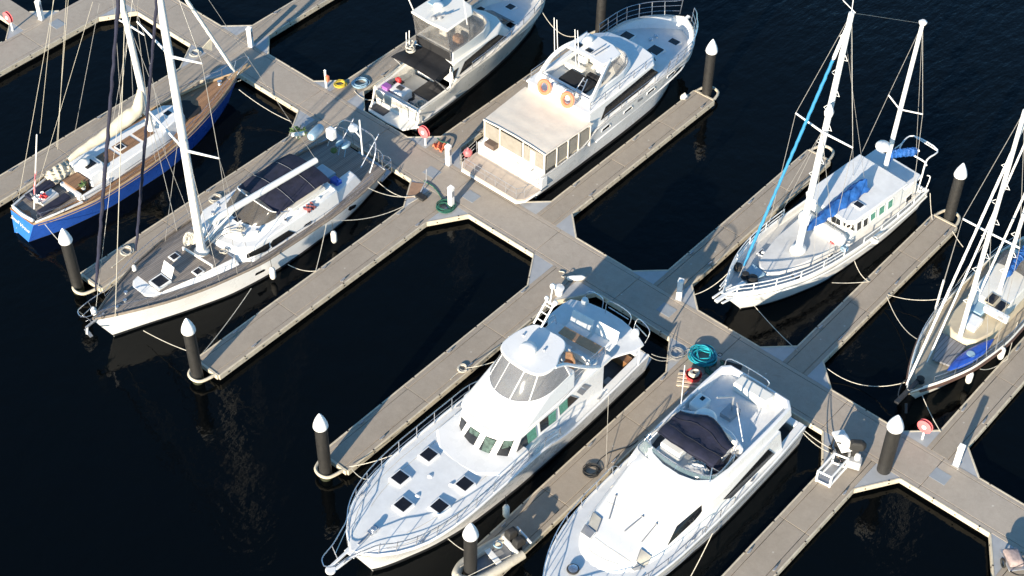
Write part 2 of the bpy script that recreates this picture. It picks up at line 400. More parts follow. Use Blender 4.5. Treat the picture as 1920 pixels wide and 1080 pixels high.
main = thing('walkway', None, None); main['kind'] = 'structure'
pontoon(main, -52, 60, 0, 2.42, 'x', [-46.5+6.15*i+.4*math.sin(i*2.1) for i in range(17)], ())
br = thing('walkway', None, None); br['kind'] = 'structure'
pontoon(br, -39.5, -37.2, -30, -.002, 'y', [-24,-18,-12,-6.3], ())
whaler(br, (-37.2,-30), (-37.2,-2.05)); whaler(br, (-39.5,-7.6), (-39.5,-30))
FIN_S = [(-29.4,-27.7), (-19.85,-18.2), (-10.7,-9.05), (-1.65,0.0), (7.52,9.22), (16.85,18.5), (26.0,27.6)]
FIN_N = [(-29.35,-27.95), (-21.1,-19.7), (-13.3,-11.9), (-4.95,-3.55), (3.2,4.65), (11.45,12.9), (19.8,21.2)]
names_s = {0: 'narrow concrete finger dock beside the blue sailing yacht', 1: 'concrete finger dock between the blue yacht and the white ketch',
  2: 'concrete finger dock between the white ketch and the empty berth', 3: 'concrete finger dock between the empty berth and the large flybridge yacht',
  4: 'concrete finger dock carrying a grey tender, between the two white flybridge boats', 5: 'concrete finger dock with a white tubular frame lying at its root',
  6: 'concrete finger dock cut by the bottom right corner'}
names_n = {0: 'concrete finger dock at the top left behind the blue yacht bow', 1: 'concrete finger dock on the far side of the boat with a black bimini',
  2: 'concrete finger dock between the black bimini boat and the cream awning boat', 3: 'concrete finger dock ending at a white capped pile right of the cream awning boat',
  4: 'concrete finger dock on the far side of the blue sailed ketch', 5: 'concrete finger dock between the blue sailed ketch and the ketch at the right edge',
  6: 'concrete finger dock at the right edge with a long pedestal shadow'}
def gusset(root, pts):
    m = MB(); m.prism([p for p in pts], .30, ZD-.006); return m.done('corner_gusset', M['gal'], root, bevel=.008)
used_w = []
for side, fins, nm in ((-1, FIN_S, names_s), (1, FIN_N, names_n)):
    for i, (x0, x1) in enumerate(fins):
        root = thing('finger_pier', nm[i], 'dock', ((x0+x1)/2, 0 if side < 0 else 2.42, 0), group='concrete finger docks')
        xc = (x0+x1)/2; h = (x1-x0)/2; Y0, Y1 = (-17.1, -.004) if side < 0 else (.004, 14.6)
        js = [-11.6+.3*math.sin(i*3.), -5.7] if side < 0 else [6.1+.3*math.cos(i*2.), 10.9]
        pontoon(root, -h, h, Y0, Y1, 'y', js, (), 'conc2')
        gx, gy = (1.32, 2.05) if side < 0 else (1.42, 1.36)
        if side < 0:
            gusset(root, [(-h-.004,-.006), (-h-.004,-gy), (-h-gx,-.006)]); gusset(root, [(h+.004,-.006), (h+.004,-gy), (h+gx,-.006)])
            whaler(root, (h,Y0), (h,-gy)); whaler(root, (-h,-gy), (-h,Y0)); whaler(root, (h,-gy), (h+gx,0)); whaler(root, (-h-gx,0), (-h,-gy))
        else:
            gusset(root, [(-h-.004,.006), (-h-.004,gy), (-h-gx,.006)]); gusset(root, [(h+.004,.006), (h+.004,gy), (h+gx,.006)])
            whaler(root, (h,gy), (h,Y1)); whaler(root, (-h,Y1), (-h,gy)); whaler(root, (h+gx,0), (h,gy)); whaler(root, (-h,gy), (-h-gx,0))
        used_w.append((side, xc-h-gx, xc+h+gx))
        # pile bracket at the tip: a U-shaped hoop
        m = MB(); e = Y0 if side < 0 else Y1; s_ = side
        m.tube(curve([(-.62,e,.46), (-.60,e+s_*.35,.46), (-.42,e+s_*.85,.46), (0,e+s_*1.02,.46), (.42,e+s_*.85,.46), (.60,e+s_*.35,.46), (.62,e,.46)], 5), .085, 8)
        m.box(-h, h, e-.02*s_, e+.1*s_, .25, .53)
        m.done('pile_bracket', M['whaler'], root)
        for cy in ([-2.6,-8.3,-14.6] if side < 0 else [3.2, 8.6, 13.6]):
            for sx in (-1, 1):
                m = MB(); m.bar((sx*(h-.12),cy-.16,.60), (sx*(h-.12),cy+.16,.60), .06, .05); m.box(sx*(h-.12)-.04, sx*(h-.12)+.04, cy-.06, cy+.06, .495, .58); m.done('cleat', M['alu'], root)
for side in (-1, 1):
    xs = sorted(u[1:] for u in used_w if u[0] == side); y = 0 if side < 0 else 2.42
    segs = []; cur = -36.0 if side < 0 else -52
    for a, b_ in xs: segs.append((cur, a)); cur = b_
    segs.append((cur, 60))
    for a, b_ in segs:
        if b_-a > .3: (whaler(main, (a,y), (b_,y)) if side < 0 else whaler(main, (b_,y), (a,y)))
gusset(br, [(-37.19,-.006), (-37.19,-2.0), (-35.95,-.006)]); whaler(br, (-37.2,-2.05), (-35.9,0))
# side arm of the branch walkway in the top left corner
sp = thing('finger_pier', 'narrow dock arm with a red fire hose reel in the top left corner', 'dock', (-39.5,-5.3,0))
m = MB(); m.box(-9,-.004,-.7,.7,.22,ZD); m.done('deck', M['conc'], sp, bevel=.012)
m = MB(); m.box(-9,-.1,-.6,.6,-.4,.25); m.done('float', M['float'], sp)
gusset(sp, [(-.006,.71), (-1.3,.71), (-.006,2.0)]); gusset(sp, [(-.006,-.71), (-1.3,-.71), (-.006,-2.0)])
whaler(sp, (-9,-.7), (-1.3,-.7)); whaler(sp, (-1.3,-.7), (0,-2.0)); whaler(sp, (0,2.0), (-1.3,.7))

# ------------------------------------------------------------------ piles
def make_pile():
    r = thing('mooring_pile', '', 'mooring pile', group='white capped black mooring piles')
    m = MB(); m.lathe([(.30,-3), (.30,.9), (.305,2.4), (.30,3.62), (.27,3.66)], n=22); m.done('shaft', M['pile'], r)
    m = MB(); m.lathe([(.34,3.60), (.36,3.66), (.345,3.78), (.26,4.06), (.12,4.36), (.03,4.5), (.0,4.52)], n=22); m.done('cap', M['bright'], r, smooth=60)
    return r
P0 = make_pile()
plist = [((-19.35,-17.75), 'white capped black pile by the blue yacht transom at the left edge'),
  ((-9.9,-17.75), 'white capped black pile in front of the white ketch bow'), ((-.78,-17.75), 'white capped black pile at the finger dock tip left of the large flybridge yacht'),
  ((8.35,-17.65), 'white capped black pile beside the grey tender at the bottom edge'), ((12.2,17.45), 'white capped black pile beyond the stern of the blue sailed ketch'),
  ((-4.3,17.35), 'white capped black pile at the dock tip right of the cream awning boat bow'), ((-12.6,17.45), 'white capped black pile behind the cream awning boat at the top edge'),
  ((18.98,-.12), 'stout white capped black pile standing on the main walkway corner')]
for i, ((x, y), lab) in enumerate(plist):
    o = P0 if i == 0 else copy_tree(P0); o.location = (x, y, 0); o['label'] = lab; o.rotation_euler = (random.uniform(-.012,.012), random.uniform(-.012,.012), i*1.3); o.scale.z = 1+random.uniform(-.03,.025)
    if i == 7: o.scale = (1.12, 1.12, 1.0)
# ------------------------------------------------------------------ boat building kit
from mathutils.bvhtree import BVHTree
def Z(ox, oy, s, pts): return [(ox+x/s, oy+y/s) for x, y in pts]
def hits(fr, o, px, py):
    "where the line of sight through a spot of the photograph meets a part (boat coordinates)"
    if 'bvh' not in globals(): globals()['bvh'] = {}
    if o.name not in bvh:
        me = o.data; bvh[o.name] = BVHTree.FromPolygons([v.co.copy() for v in me.vertices], [tuple(p.vertices) for p in me.polygons])
    d = fr.d(px, py).normalized(); r = bvh[o.name].ray_cast(fr.c, d)
    if r[0] is None: return None, None
    n = r[1]; n = n if n.dot(d) < 0 else -n
    return r[0], n
def pane(fr, o, pix, name, m, parent, t=.02, sub=3, frame=None, fw=.05, bev=0):
    "plate lying on the surface of part o, its outline given on the photograph"
    P = []; N = []; Q = []
    for i in range(len(pix)):
        a, b = pix[i], pix[(i+1) % len(pix)]
        for k in range(sub):
            u = k/sub; q = (lerp(a[0], b[0], u), lerp(a[1], b[1], u)); p, n = hits(fr, o, *q)
            if p is None: continue
            P.append(p); N.append(n); Q.append(q)
    if len(P) < 3: return None
    n = sum(N, Vector()).normalized(); k = len(P); mb = MB()
    cq = (sum(q[0] for q in Q)/k, sum(q[1] for q in Q)/k); rings = [[p-n*.02 for p in P], [p+n*t for p in P]]
    for s_ in (.75, .5, .25, .04):
        r = []
        for p0, q in zip(P, Q):
            p, _ = hits(fr, o, lerp(cq[0], q[0], s_), lerp(cq[1], q[1], s_)); r.append((p if p is not None else p0)+n*t)
        rings.append(r)
    mb.loft(rings, c0=False)
    ob = mb.done(name, m, parent)
    if frame:
        fb = MB(); fb.tube([p+n*(t*.6) for p in P], fw/2, 5, closed=True); fb.done('frame', frame, ob)
    return ob
def wpane(fr, pix, pl, name, m, parent, t=.03, xr=None, zr=None, frame=None, fw=.05):
    "flat plate in the wall plane through three boat points, kept inside the wall"
    P = []
    for x, y in pix:
        p = fr.pl(x, y, *pl); a, b, c = (Vector(q) for q in pl); n = (b-a).cross(c-a).normalized()
        if xr: p.x = max(xr[0], min(xr[1], p.x))
        if zr: p.z = max(zr[0], min(zr[1], p.z))
        p.y = a.y-(n.x*(p.x-a.x)+n.z*(p.z-a.z))/n.y; P.append(p)
    if n.dot(fr.c-P[0]) < 0: n = -n
    mb = MB(); mb.slab([p-n*.02 for p in P], t+.02, n=n); o = mb.done(name, m, parent)
    if frame: fb = MB(); fb.tube([p+n*t*.6 for p in P], fw/2, 5, closed=True); fb.done('frame', frame, o)
    return o
class Boat(Frame):
    def hull(s, D, Wl, mats, flare=1.6, boot=(.10, .26), n=34, keel=.75, transom=None, names='hull'):
        s.D = D; xs0, xs1, xw0, xw1 = D[0][0], D[-1][0], Wl[0][0], Wl[-1][0]; rings = []
        for i in range(n+1):
            u = i/n; u = 1-(1-u)**1.35                     # finer towards the bow
            xd, xw = lerp(xs0, xs1, u), lerp(xw0, xw1, u); hb, zd = spl(D, xd); bw = spl(Wl, xw)[0]
            p = lerp(1.0, flare, u**1.5); half = [(xw, 0, -keel*(1 if u < .9 else (1-u)*8+.2)), (xw, bw*.72, -keel*.6*(1 if u < .9 else (1-u)*8+.2)), (xw, bw, 0.0)]
            for z in [boot[0], boot[1]]+[boot[1]+(zd-boot[1])*k/6 for k in range(1, 7)]:
                t = z/zd; half.append((lerp(xw, xd, t), bw+(hb-bw)*t**p, z))
            rings.append([(x, -y, z) for x, y, z in reversed(half)]+half[1:])
        mb = MB(); m = len(rings[0])
        mb.loft(rings, closed=False, c0=False, c1=False)
        k = (m-1)//2
        for f in range(len(mb.f)):
            j = f % (m-1); d = j-k if j >= k else k-1-j           # ring band counted up from the keel
            mb.m[f] = 1 if d < 3 else (2 if d == 3 else 0)
        mb.add(rings[0], [tuple(range(m))], 3 if transom else 0)
        mb.add(rings[-1], [tuple(range(m-1, -1, -1))], 0)
        ml = list(mats)+([transom] if transom else [])
        s.h = mb.done(names, ml, s.o, smooth=40)
        return s.h
    def E(s, x, inset=0.0, dz=0.0, side=1):
        hb, z = spl(s.D, x); return Vector((x, side*max(0.0, hb-inset), z+dz))
    def deck(s, x0, x1, m, inset=.02, dz=-.02, dzf=None, camber=.08, name='deck', n=26, t=.04, hw=None, par=None):
        rows = []
        for i in range(n+1):
            x = lerp(x0, x1, i/n); hb, z = spl(s.D, x); w = max(.01, hb-inset); z += dzf(x) if dzf else 0
            if hw: w = min(w, hw(x))
            rows.append([(x, w*(k/5-1), z+dz+camber*(1-(w*(k/5-1)/max(hb,.3))**2)) for k in range(11)])
        mb = MB(); mb.grid(rows, t=t); return mb.done(name, m, par or s.o, smooth=40)
    def strip(s, x0, x1, side, m, out=.0, inn=.4, dz=-.02, n=16, t=.05, name='side_deck', par=None):
        rows = []
        for i in range(n+1):
            x = lerp(x0, x1, i/n); hb, z = spl(s.D, x)
            rows.append([(x, side*max(0, hb-out), z+dz), (x, side*max(0, hb-inn), z+dz)])
        mb = MB(); mb.grid(rows, t=t); return mb.done(name, m, par or s.o, smooth=40)
    def edge(s, x0, x1, m, r=.04, dz=.03, inset=.03, name='toe_rail', n=28, both=True, h=None, close=False):
        "rail or moulding along the deck edge; runs round the bow when it reaches the stem"
        tip = x1 >= s.D[-1][0]-.3; L_ = [s.E(lerp(x0, x1, i/n), inset, dz, 1) for i in range(n+1)]; R2 = [Vector((p.x, -p.y, p.z)) for p in L_]
        for k, pts in enumerate([L_+R2[::-1]] if tip else [L_, R2]):
            mb = MB(); mb.tube(pts, r, 6, sq=(h or r)/r); mb.done(name, m, s.o)
    def guard(s, xs, m, h=.7, levels=(1,.5), inset=.1, side=1, r=.022, name='guard_rail', n=4, lean=0, start=True, end=True, dz=0, wire=None):
        "stanchions at xs along the edge with horizontal rails"
        mb = MB(); B = [s.E(x, inset, dz, side) for x in xs]; T = [p+Vector((0, side*lean, h)) for p in B]
        for lv in levels:
            pts = [p.lerp(q, lv) for p, q in zip(B, T)]; mb.tube(curve(pts, n), r if lv == 1 or wire is None else wire, 5)
        for p, q in zip(B, T): mb.tube([p, q], r, 5)
        return mb.done(name, m, s.o)
    def ob(s, mb, name, m, par=None, **k): return mb.done(name, m, par or s.o, **k)
    def box(s, name, m, x0, x1, y0, y1, z0, z1, par=None, bevel=.02):
        mb = MB(); mb.box(x0, x1, y0, y1, z0, z1); return mb.done(name, m, par or s.o, bevel=bevel)
    def hatch(s, c, w=.6, l=.6, h=.07, deg=0, fm=None, gm=None, nrm=None):
        fm = fm or M['wht']; gm = gm or M['hatch']; c = Vector(c); a, b_ = R_(deg), 0
        def q(u, v): return (c.x+u*math.cos(a)-v*math.sin(a), c.y+u*math.sin(a)+v*math.cos(a))
        mb = MB(); mb.prism([q(-l/2,-w/2), q(l/2,-w/2), q(l/2,w/2), q(-l/2,w/2)], c.z-.05, c.z+h); o = mb.done('hatch', fm, s.o, bevel=.02)
        l2, w2 = l/2-.07, w/2-.07
        mb = MB(); mb.prism([q(-l2,-w2), q(l2,-w2), q(l2,w2), q(-l2,w2)], c.z+h-.01, c.z+h+.014); mb.done('glass', gm, o, bevel=.01)
        return o
    def cabin(s, A, z0, Bp, z1, m, name='cabin', bevel=.05, par=None):
        "A, Bp: outlines at foot and top"
        def up(P, z): return [(p[0], p[1], p[2] if len(p) > 2 else z) for p in P]
        mb = MB(); mb.loft([up(A, z0), up(Bp, z1)]); return mb.done(name, m, par or s.o, bevel=bevel)
    def tubes(s, name, m, paths, r=.025, n=6, par=None, smooth=4):
        mb = MB()
        for p in paths: mb.tube(p, r, n)
        return mb.done(name, m, par or s.o)
    def winch(s, c, r=.09, h=.2, name='winch'):
        mb = MB(); mb.lathe([(r*1.15,0), (r,.03), (r*.75,h*.5), (r,h*.9), (r*.8,h), (.01,h)], c, 12); return mb.done(name, M['steel'], s.o)
    def mast(s, base, top, r0, r1, name='mast', m=None, sq=1.35):
        mb = MB(); base, top = Vector(base), Vector(top); k = 8
        mb.tube([base.lerp(top, i/k) for i in range(k+1)], [lerp(r0, r1, i/k) for i in range(k+1)], 12); return mb.done(name, m or M['mast'], s.o)
    def stay(s, a, b, r=.014, m=None, name='stay', par=None, sag=0):
        mb = MB(); a, b = Vector(a), Vector(b)
        mb.tube([a.lerp(b, i/6)-Vector((0,0,sag*4*(i/6)*(1-i/6))) for i in range(7)] if sag else [a, b], r, 5); return mb.done(name, m or M['wire'], par or s.o)
    def furled(s, a, b, r=.09, m=None, name='furled_sail', t0=.06, t1=.97, wob=.25):
        mb = MB(); a, b = Vector(a), Vector(b); k = 60; pts = []; rs = []
        for i in range(k+1):
            u = lerp(t0, t1, i/k); p = a.lerp(b, u)+Vector((math.sin(i*1.7), math.cos(i*2.3), 0))*r*wob*.6
            pts.append(p); rs.append(r*(1+wob*(random.random()-.5))*min(1, .45+i/6))
        mb.tube(pts, rs, 8); return mb.done(name, m, s.o)
    def radar(s, c, r=.32, h=.22, name='radar_dome', par=None):
        mb = MB(); mb.lathe([(r*.9,0), (r,h*.2), (r,h*.6), (r*.85,h*.9), (r*.4,h*1.05), (0,h*1.08)], c, 20); return mb.done(name, M['wht'], par or s.o, smooth=60)
def sagline(a, b, sag, n=14): 
    a, b = Vector(a), Vector(b); return [a.lerp(b, i/n)-Vector((0,0,sag*4*(i/n)*(1-i/n))) for i in range(n+1)]
def seam(fr, o, pix, m=None, r=.014, name='seam', n=5):
    "thin joint line lying on a part, traced on the photograph"
    P = []
    for i in range(len(pix)-1):
        for k in range(n): p, nn = hits(fr, o, lerp(pix[i][0], pix[i+1][0], k/n), lerp(pix[i][1], pix[i+1][1], k/n)); P.append(p) if p is not None else None
    if len(P) < 2: return
    mb = MB(); mb.tube(P, r, 5); return mb.done(name, m or M['grey'], o)
def rope(name, label, a, b, sag=.3, r=.022, m=None, cat='mooring line', group=None):
    mb = MB(); mb.tube(sagline(a, b, sag), r, 6); o = mb.done(name, m or M['rope']); return tag(o, label, cat, group)
# ------------------------------------------------------------------ the large flybridge yacht in the middle
def boat_E():
    B = Boat('flybridge_yacht', 'large white flybridge yacht with five dark hatches on its foredeck and a curved clear windscreen', 'yacht', 4.62, -2.5, -90)
    g = M['gel']
    B.hull([(0,2.05,1.5),(3.4,2.2,1.5),(6,2.3,1.55),(7.3,2.4,1.9),(8.4,2.47,2.3),(11,2.5,2.38),(13.2,2.5,2.42),(14.6,2.42,2.45),(15.9,2.2,2.48),(17,1.78,2.5),(18,1.05,2.52),(18.55,.45,2.53),(18.75,.06,2.54)],
           [(0,1.85),(5,1.95),(9,1.92),(12,1.75),(14.5,1.3),(16,.8),(17.2,.3),(17.6,.04)], [g, M['anti'], M['boot']], flare=2.0)
    dk = B.deck(7.0, 18.7, M['nonskid'], camber=.16, inset=.12, dz=.0)
    B.deck(3.2, 7.3, M['nonskid'], camber=.02, inset=.12, name='side_deck')
    for s in (1, -1): B.strip(.05, 3.3, s, g, 0.02, .5, .0)
    B.box('transom_top', g, 0.02, .4, -1.55, 1.55, 1.3, 1.5)
    B.edge(.05, 18.74, g, r=.07, dz=.03, inset=.05, name='gunwale', h=.07)
    mb = MB()
    for s in (1, -1): mb.tube([Vector((p.x, p.y, p.z)) for p in [B.E(.3+17.6*i/30, -.03, -.38, s)-Vector((0, s*.045*(1+i/30*2.2), 0)) for i in range(29)]], .045, 6)
    B.box('cockpit_sole', M['pit'], .3, 3.3, -1.7, 1.7, .7, .8)
    # swim platform
    mb = MB(); mb.prism([(-.75,-1.7),(-.9,0),(-.75,1.7),(0,1.9),(0,-1.9)], .32, .42); B.ob(mb, 'swim_platform', M['greydeck'], bevel=.02)
    # salon
    A = mirror([(3.3,1.74),(9.9,1.74),(10.55,1.52),(10.95,.9),(11.12,.32)]); T = mirror([(3.3,1.70),(9.35,1.70),(9.85,1.5),(10.2,.9),(10.35,.32)])
    sal = B.cabin(A, 1.45, T, 3.52, g, 'saloon', .04)
    sk = Z(800,680,4.908,[(70,600),(150,870),(330,980),(640,1060)])
    q = [B.p(x, y, 2.62) for x, y in sk]; fx = max(p.x for p in q)
    A2 = mirror([(9.6,2.06),(11.2,2.06),(12.0,1.3),(12.15,.35)]); T2 = mirror([(9.6,1.78),(10.5,1.78),(11.0,1.1),(11.2,.3)])
    skirt = B.cabin(mirror([(9.2,2.1),(11.35,2.15),(12.2,1.3),(12.35,.3)]), 2.15, mirror([(9.2,1.95),(11.1,1.95),(11.85,1.15),(11.98,.3)]), 2.56, g, 'trunk', .03)
    brow = B.cabin(mirror([(2.9,1.84),(9.42,1.84),(9.92,1.58),(10.26,.93),(10.40,.32)]), 3.47, mirror([(2.9,1.82),(9.4,1.82),(9.88,1.56),(10.2,.90),(10.34,.3)]), 3.64, g, 'saloon_roof', .05)
    for i, w in enumerate([[(222,515),(292,415),(308,445),(232,580)],[(245,615),(322,490),(378,550),(290,695)],[(318,705),(405,580),(502,645),(418,800)],[(460,825),(545,668),(655,708),(570,862)],[(625,865),(708,710),(808,715),(742,882)]]):
        p = pane(B, sal, Z(800,680,4.908,w), 'windscreen_pane', M['glass'], sal, .02, frame=g, fw=.05)
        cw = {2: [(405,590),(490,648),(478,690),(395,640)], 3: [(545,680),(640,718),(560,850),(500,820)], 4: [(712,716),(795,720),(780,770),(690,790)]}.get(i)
        if p and cw: pane(B, sal, Z(800,680,4.908,cw), 'curtain_and_reflection', M['winrefl'], p, .028)  # pale reflections in the front windows, painted as glossy plates on the glass
    for i, (w, c) in enumerate([([(808,858),(868,700),(1000,580),(1015,680)], [(918,660),(1000,582),(1013,680),(935,748)]),([(1035,545),(1190,425),(1190,530),(1045,640)], [(1118,490),(1186,430),(1187,530),(1124,580)]),([(1213,400),(1320,300),(1395,325),(1225,485)], [(1216,400),(1292,330),(1296,418),(1227,480)])]):
        p = pane(B, sal, Z(800,680,4.908,w), 'side_window', M['glass'], sal, .015, frame=M['alu'], fw=.04)
        if p: pane(B, sal, Z(800,680,4.908,c), 'curtain_and_reflection', M['curt'], p, .02)
    for w in ([(1420,215),(1450,195),(1510,215),(1475,250)],[(1378,270),(1412,230),(1470,255),(1430,300)]):
        pane(B, sal, Z(800,680,4.908,w), 'vent', M['grey'], sal, .02)
    # flybridge
    fA = mirror([(5.6,1.78),(9.35,1.78),(9.8,1.52),(10.1,.88),(10.22,.28)]); fT = mirror([(5.4,1.58),(7.35,1.66),(8.2,1.42),(8.78,.85),(8.98,.28)])
    fly = B.cabin(fA, 3.64, fT, 4.56, g, 'flybridge', .10)
    # curved clear windscreen from the coaming up to the hardtop
    b_ = [(5.8,1.58),(7.2,1.62),(8.08,1.38),(8.66,.83),(8.86,.28)]; t_ = [(6.1,1.24),(6.8,1.30),(7.35,1.16),(7.62,.75),(7.72,.28)]
    lo = curve([Vector((x,y,4.54)) for x, y in mirror(b_)], 3); hi = curve([Vector((x,y,5.66)) for x, y in mirror(t_)], 3)
    mb = MB(); mb.grid([lo, hi], t=.008); ws = B.ob(mb, 'windscreen', M['vinyl'], smooth=60)
    mb = MB(); k = len(lo)-1
    for i in (0, 7, 11, 16, 20, k): mb.tube([lo[i], hi[i]], .032 if i in (7, 11, 0, k) else .015, 6)
    mb.tube(lo, .035, 6); B.ob(mb, 'windscreen_frame', M['wht'], ws)
    out = [(7.85,.0),(7.8,.7),(7.55,1.22),(7.05,1.42),(6.5,1.36),(6.0,1.12),(5.5,.98),(5.2,.72),(5.12,.3),(5.15,-.1),(5.15,-.5),(5.2,-.85),(5.4,-1.12),(5.85,-1.3),(6.5,-1.42),(7.2,-1.4),(7.6,-1.15),(7.8,-.65)]
    ot = curve([Vector((x,y,0)) for x, y in out], 4, True)
    mb = MB(); mb.prism([(p.x,p.y) for p in ot], 5.64, 5.78); ht = B.ob(mb, 'hardtop', g, bevel=.05)
    mb = MB(); mb.tube(curve([(6.7,1.36,5.7),(6.0,1.44,5.35),(5.3,1.58,4.75),(4.5,1.70,4.1),(3.8,1.74,3.6)],6), .12, 8, sq=.6)
    B.ob(mb, 'hardtop_leg', g, ht); mb = MB(); mb.tube(curve([(6.7,-1.36,5.7),(6.0,-1.44,5.35),(5.3,-1.58,4.75),(4.5,-1.70,4.1),(3.8,-1.74,3.6)],6), .12, 8, sq=.6); B.ob(mb, 'hardtop_leg', g, ht)
    c = B.p(986,662,5.8); B.box('dome_plinth', M['wht'], c.x-.2, c.x+.2, c.y-.2, c.y+.2, 5.75, 5.9); B.radar((c.x-.1, c.y+.05, 5.9), .40, .36)
    for px, py in ((982,628),(1021,656)): c = B.p(px, py, 5.8); B.winch((c.x, c.y, 5.76), .06, .1, 'horn')
    # mast with cross tree behind the hardtop
    mb = MB(); c0 = B.p(1023,623,5.7); 
    for s in (.22, -.22): mb.tube([(5.3,-.9+s,5.75),(4.4,-.9+s,6.6)], .05, 8)
    for u in (.25,.55,.85): mb.tube([(lerp(5.3,4.4,u),-.68,lerp(5.75,6.6,u)),(lerp(5.3,4.4,u),-1.12,lerp(5.75,6.6,u))], .03, 6)
    mb.tube([(4.4,-1.15,6.6),(4.4,-.6,6.6)], .06, 8); mb.tube([(4.4,-.9,6.6),(4.25,-.9,7.5)], .035, 6); mb.ball((4.25,-.9,7.6), (.14,.14,.16)); mb.ball((4.35,-.62,6.75), .13); mb.ball((4.35,-1.15,6.72), .11)
    B.ob(mb, 'radar_mast', M['wht'])
    mb = MB()
    for s in (.3, -.05): mb.tube([(6.0,-.9+s,5.6),(5.0,-1.2+s,3.65)], .04, 6)
    B.ob(mb, 'ladder', M['steel'])
    # boat deck
    poly = [(6.9,1.72),(2.7,1.72),(2.2,1.95),(1.6,2.28),(1.0,2.33),(.6,1.5),(.42,.5),(.42,-.5),(.6,-1.5),(1.0,-2.3),(1.5,-2.4),(2.6,-2.4),(3.2,-1.95),(6.9,-1.75)]
    mb = MB(); mb.prism(poly, 3.2, 3.32); bd = B.ob(mb, 'boat_deck', M['nonskid'], bevel=.03)
    mb = MB(); mb.prism([(5.7,1.45),(2.9,1.45),(1.2,1.9),(.8,0),(1.2,-1.9),(2.9,-2.0),(5.7,-1.5)], 3.325, 3.672); 
    fl = MB(); fl.box(4.2, 6.2, -1.5, 1.5, 3.55, 3.68); B.ob(fl, 'flybridge_sole', M['greydeck'])
    def rail(paths, name='deck_rail', r=.024): B.tubes(name, M['steel'], paths, r)
    for s in (1, -1):
        a = [(x, s*1.55, 3.68+.7) for x in (5.4,4.6,3.8,3.2)]; rail([curve(a+[(3.0,s*1.55,3.4)],4), [(5.4,s*1.55,3.6),(5.4,s*1.55,4.38)], [(4.3,s*1.55,3.3),(4.3,s*1.55,4.38)], [(5.4,s*1.55,4.0),(3.1,s*1.55,4.0)]])
    rail([curve([(.62,-.4,3.3),(.35,-.4,3.95),(.35,.9,3.95),(.55,1.0,3.3)],5), [(.45,-.35,3.65),(.45,.9,3.65)]]); rail([curve([(.6,1.35,3.3),(.35,1.4,3.95),(.6,2.3,3.95),(.9,2.3,3.3)],5), [(.5,1.4,3.65),(.75,2.28,3.65)]]); rail([curve([(.7,-1.7,3.3),(.5,-1.6,3.95),(.4,-.8,3.95),(.5,-.7,3.3)],5)])
    # stern pods on the boat deck corners
    for y in (-1.6, 1.6): mb = MB(); mb.lathe([(.18,0),(.2,.12),(.15,.3),(.02,.36)], (.75,y,3.3), 12); B.ob(mb, 'stern_light', M['wht'])
    # posts under the boat deck, cockpit seat and side gate
    for y in (-2.0, 2.05): mb = MB(); mb.tube([(.9,y,1.45),(.95,y*1.0,3.25)], .04, 8); B.ob(mb, 'post', M['wht'])
    B.box('cockpit_seat', M['teakt'], .5, 1.0, -1.4, 1.4, .8, 1.25); B.box('cockpit_step', M['grey'], 2.2, 2.7, 1.2, 1.65, .8, 1.15)
    for s in (1, -1):
        for ins, x0_, x1_ in ((.42, 8.2, 17.6), (.95, 9.0, 16.4)):
            P = []
            for i in range(31): x = lerp(x0_, x1_, i/30); hb, z = spl(B.D, x); y = max(.05, hb-ins); P.append((x, s*y, z+.16*(1-(y/max(hb,.3))**2)+.002))
            mb = MB(); mb.tube(P, .011, 5); B.ob(mb, 'deck_seam', M['gfend'])
    # hatches, windlass, pulpit
    for x, y in ((14.4,-1.22),(14.4,1.22),(12.55,-1.18),(12.7,1.2),(15.45,-.02)):
        z = B.E(x).z; hz = z+.16*(1-(y/2.4)**2); B.hatch((x, y, hz), .74, .74, .13)
    for x, y in ((13.4,-.3),(13.1,.75),(14.6,0.05)):
        mb = MB(); mb.lathe([(.13,0),(.12,.04),(.05,.09),(0,.1)], (x,y,B.E(x).z+.14), 14); B.ob(mb, 'deck_vent', M['wht'])
    B.winch((17.35,.0,2.64), .14, .3, 'windlass'); mb = MB(); mb.bar((17.4,-.05,2.76),(18.3,0,2.7),.08,.08); mb.box(17.1,17.6,-.16,.1,2.66,2.82); B.ob(mb, 'anchor_gear', M['steel'])
    mb = MB(); mb.bar((18.3,.2,2.56),(19.9,.12,2.6),.14,.12); mb.bar((18.3,-.2,2.56),(19.9,-.12,2.6),.14,.12); mb.lathe([(.24,0),(.24,.12)], (20.0,0,2.54), 14); mb.box(18.0,18.9,-.3,.3,2.52,2.62); B.ob(mb, 'bowsprit', g, bevel=.03)
    xs = [7.4,8.5,9.7,10.9,12.1,13.3,14.5,15.6,16.6,17.4,18.0]
    for s in (1, -1):
        mb = MB(); P = [B.E(x, .12, .04, s) for x in xs]; Tp = [p+Vector((0, s*.06, .72)) for p in P]
        top = Tp+[Vector((18.6,s*.75,3.3)), Vector((19.3,s*.5,3.32)), Vector((20.1,s*.34,3.3)), Vector((20.35,0,3.28))]
        mb.tube(curve(top,4), .024, 6); mid = [p.lerp(q,.5) for p, q in zip(P,Tp)]; mb.tube(curve(mid+[Vector((18.7,s*.6,2.95)),Vector((19.4,s*.3,2.9))],4), .016, 5)
        for p, q in zip(P, Tp): mb.tube([p, q+Vector((-.1,0,0))], .02, 5)
        mb.tube([(19.4,s*.18,2.62),(19.4,s*.48,3.32)], .02, 5); mb.tube([Tp[0],P[0]+Vector((-.3,0,-.2))], .022, 5)
        B.ob(mb, 'bow_rail', M['steel'])
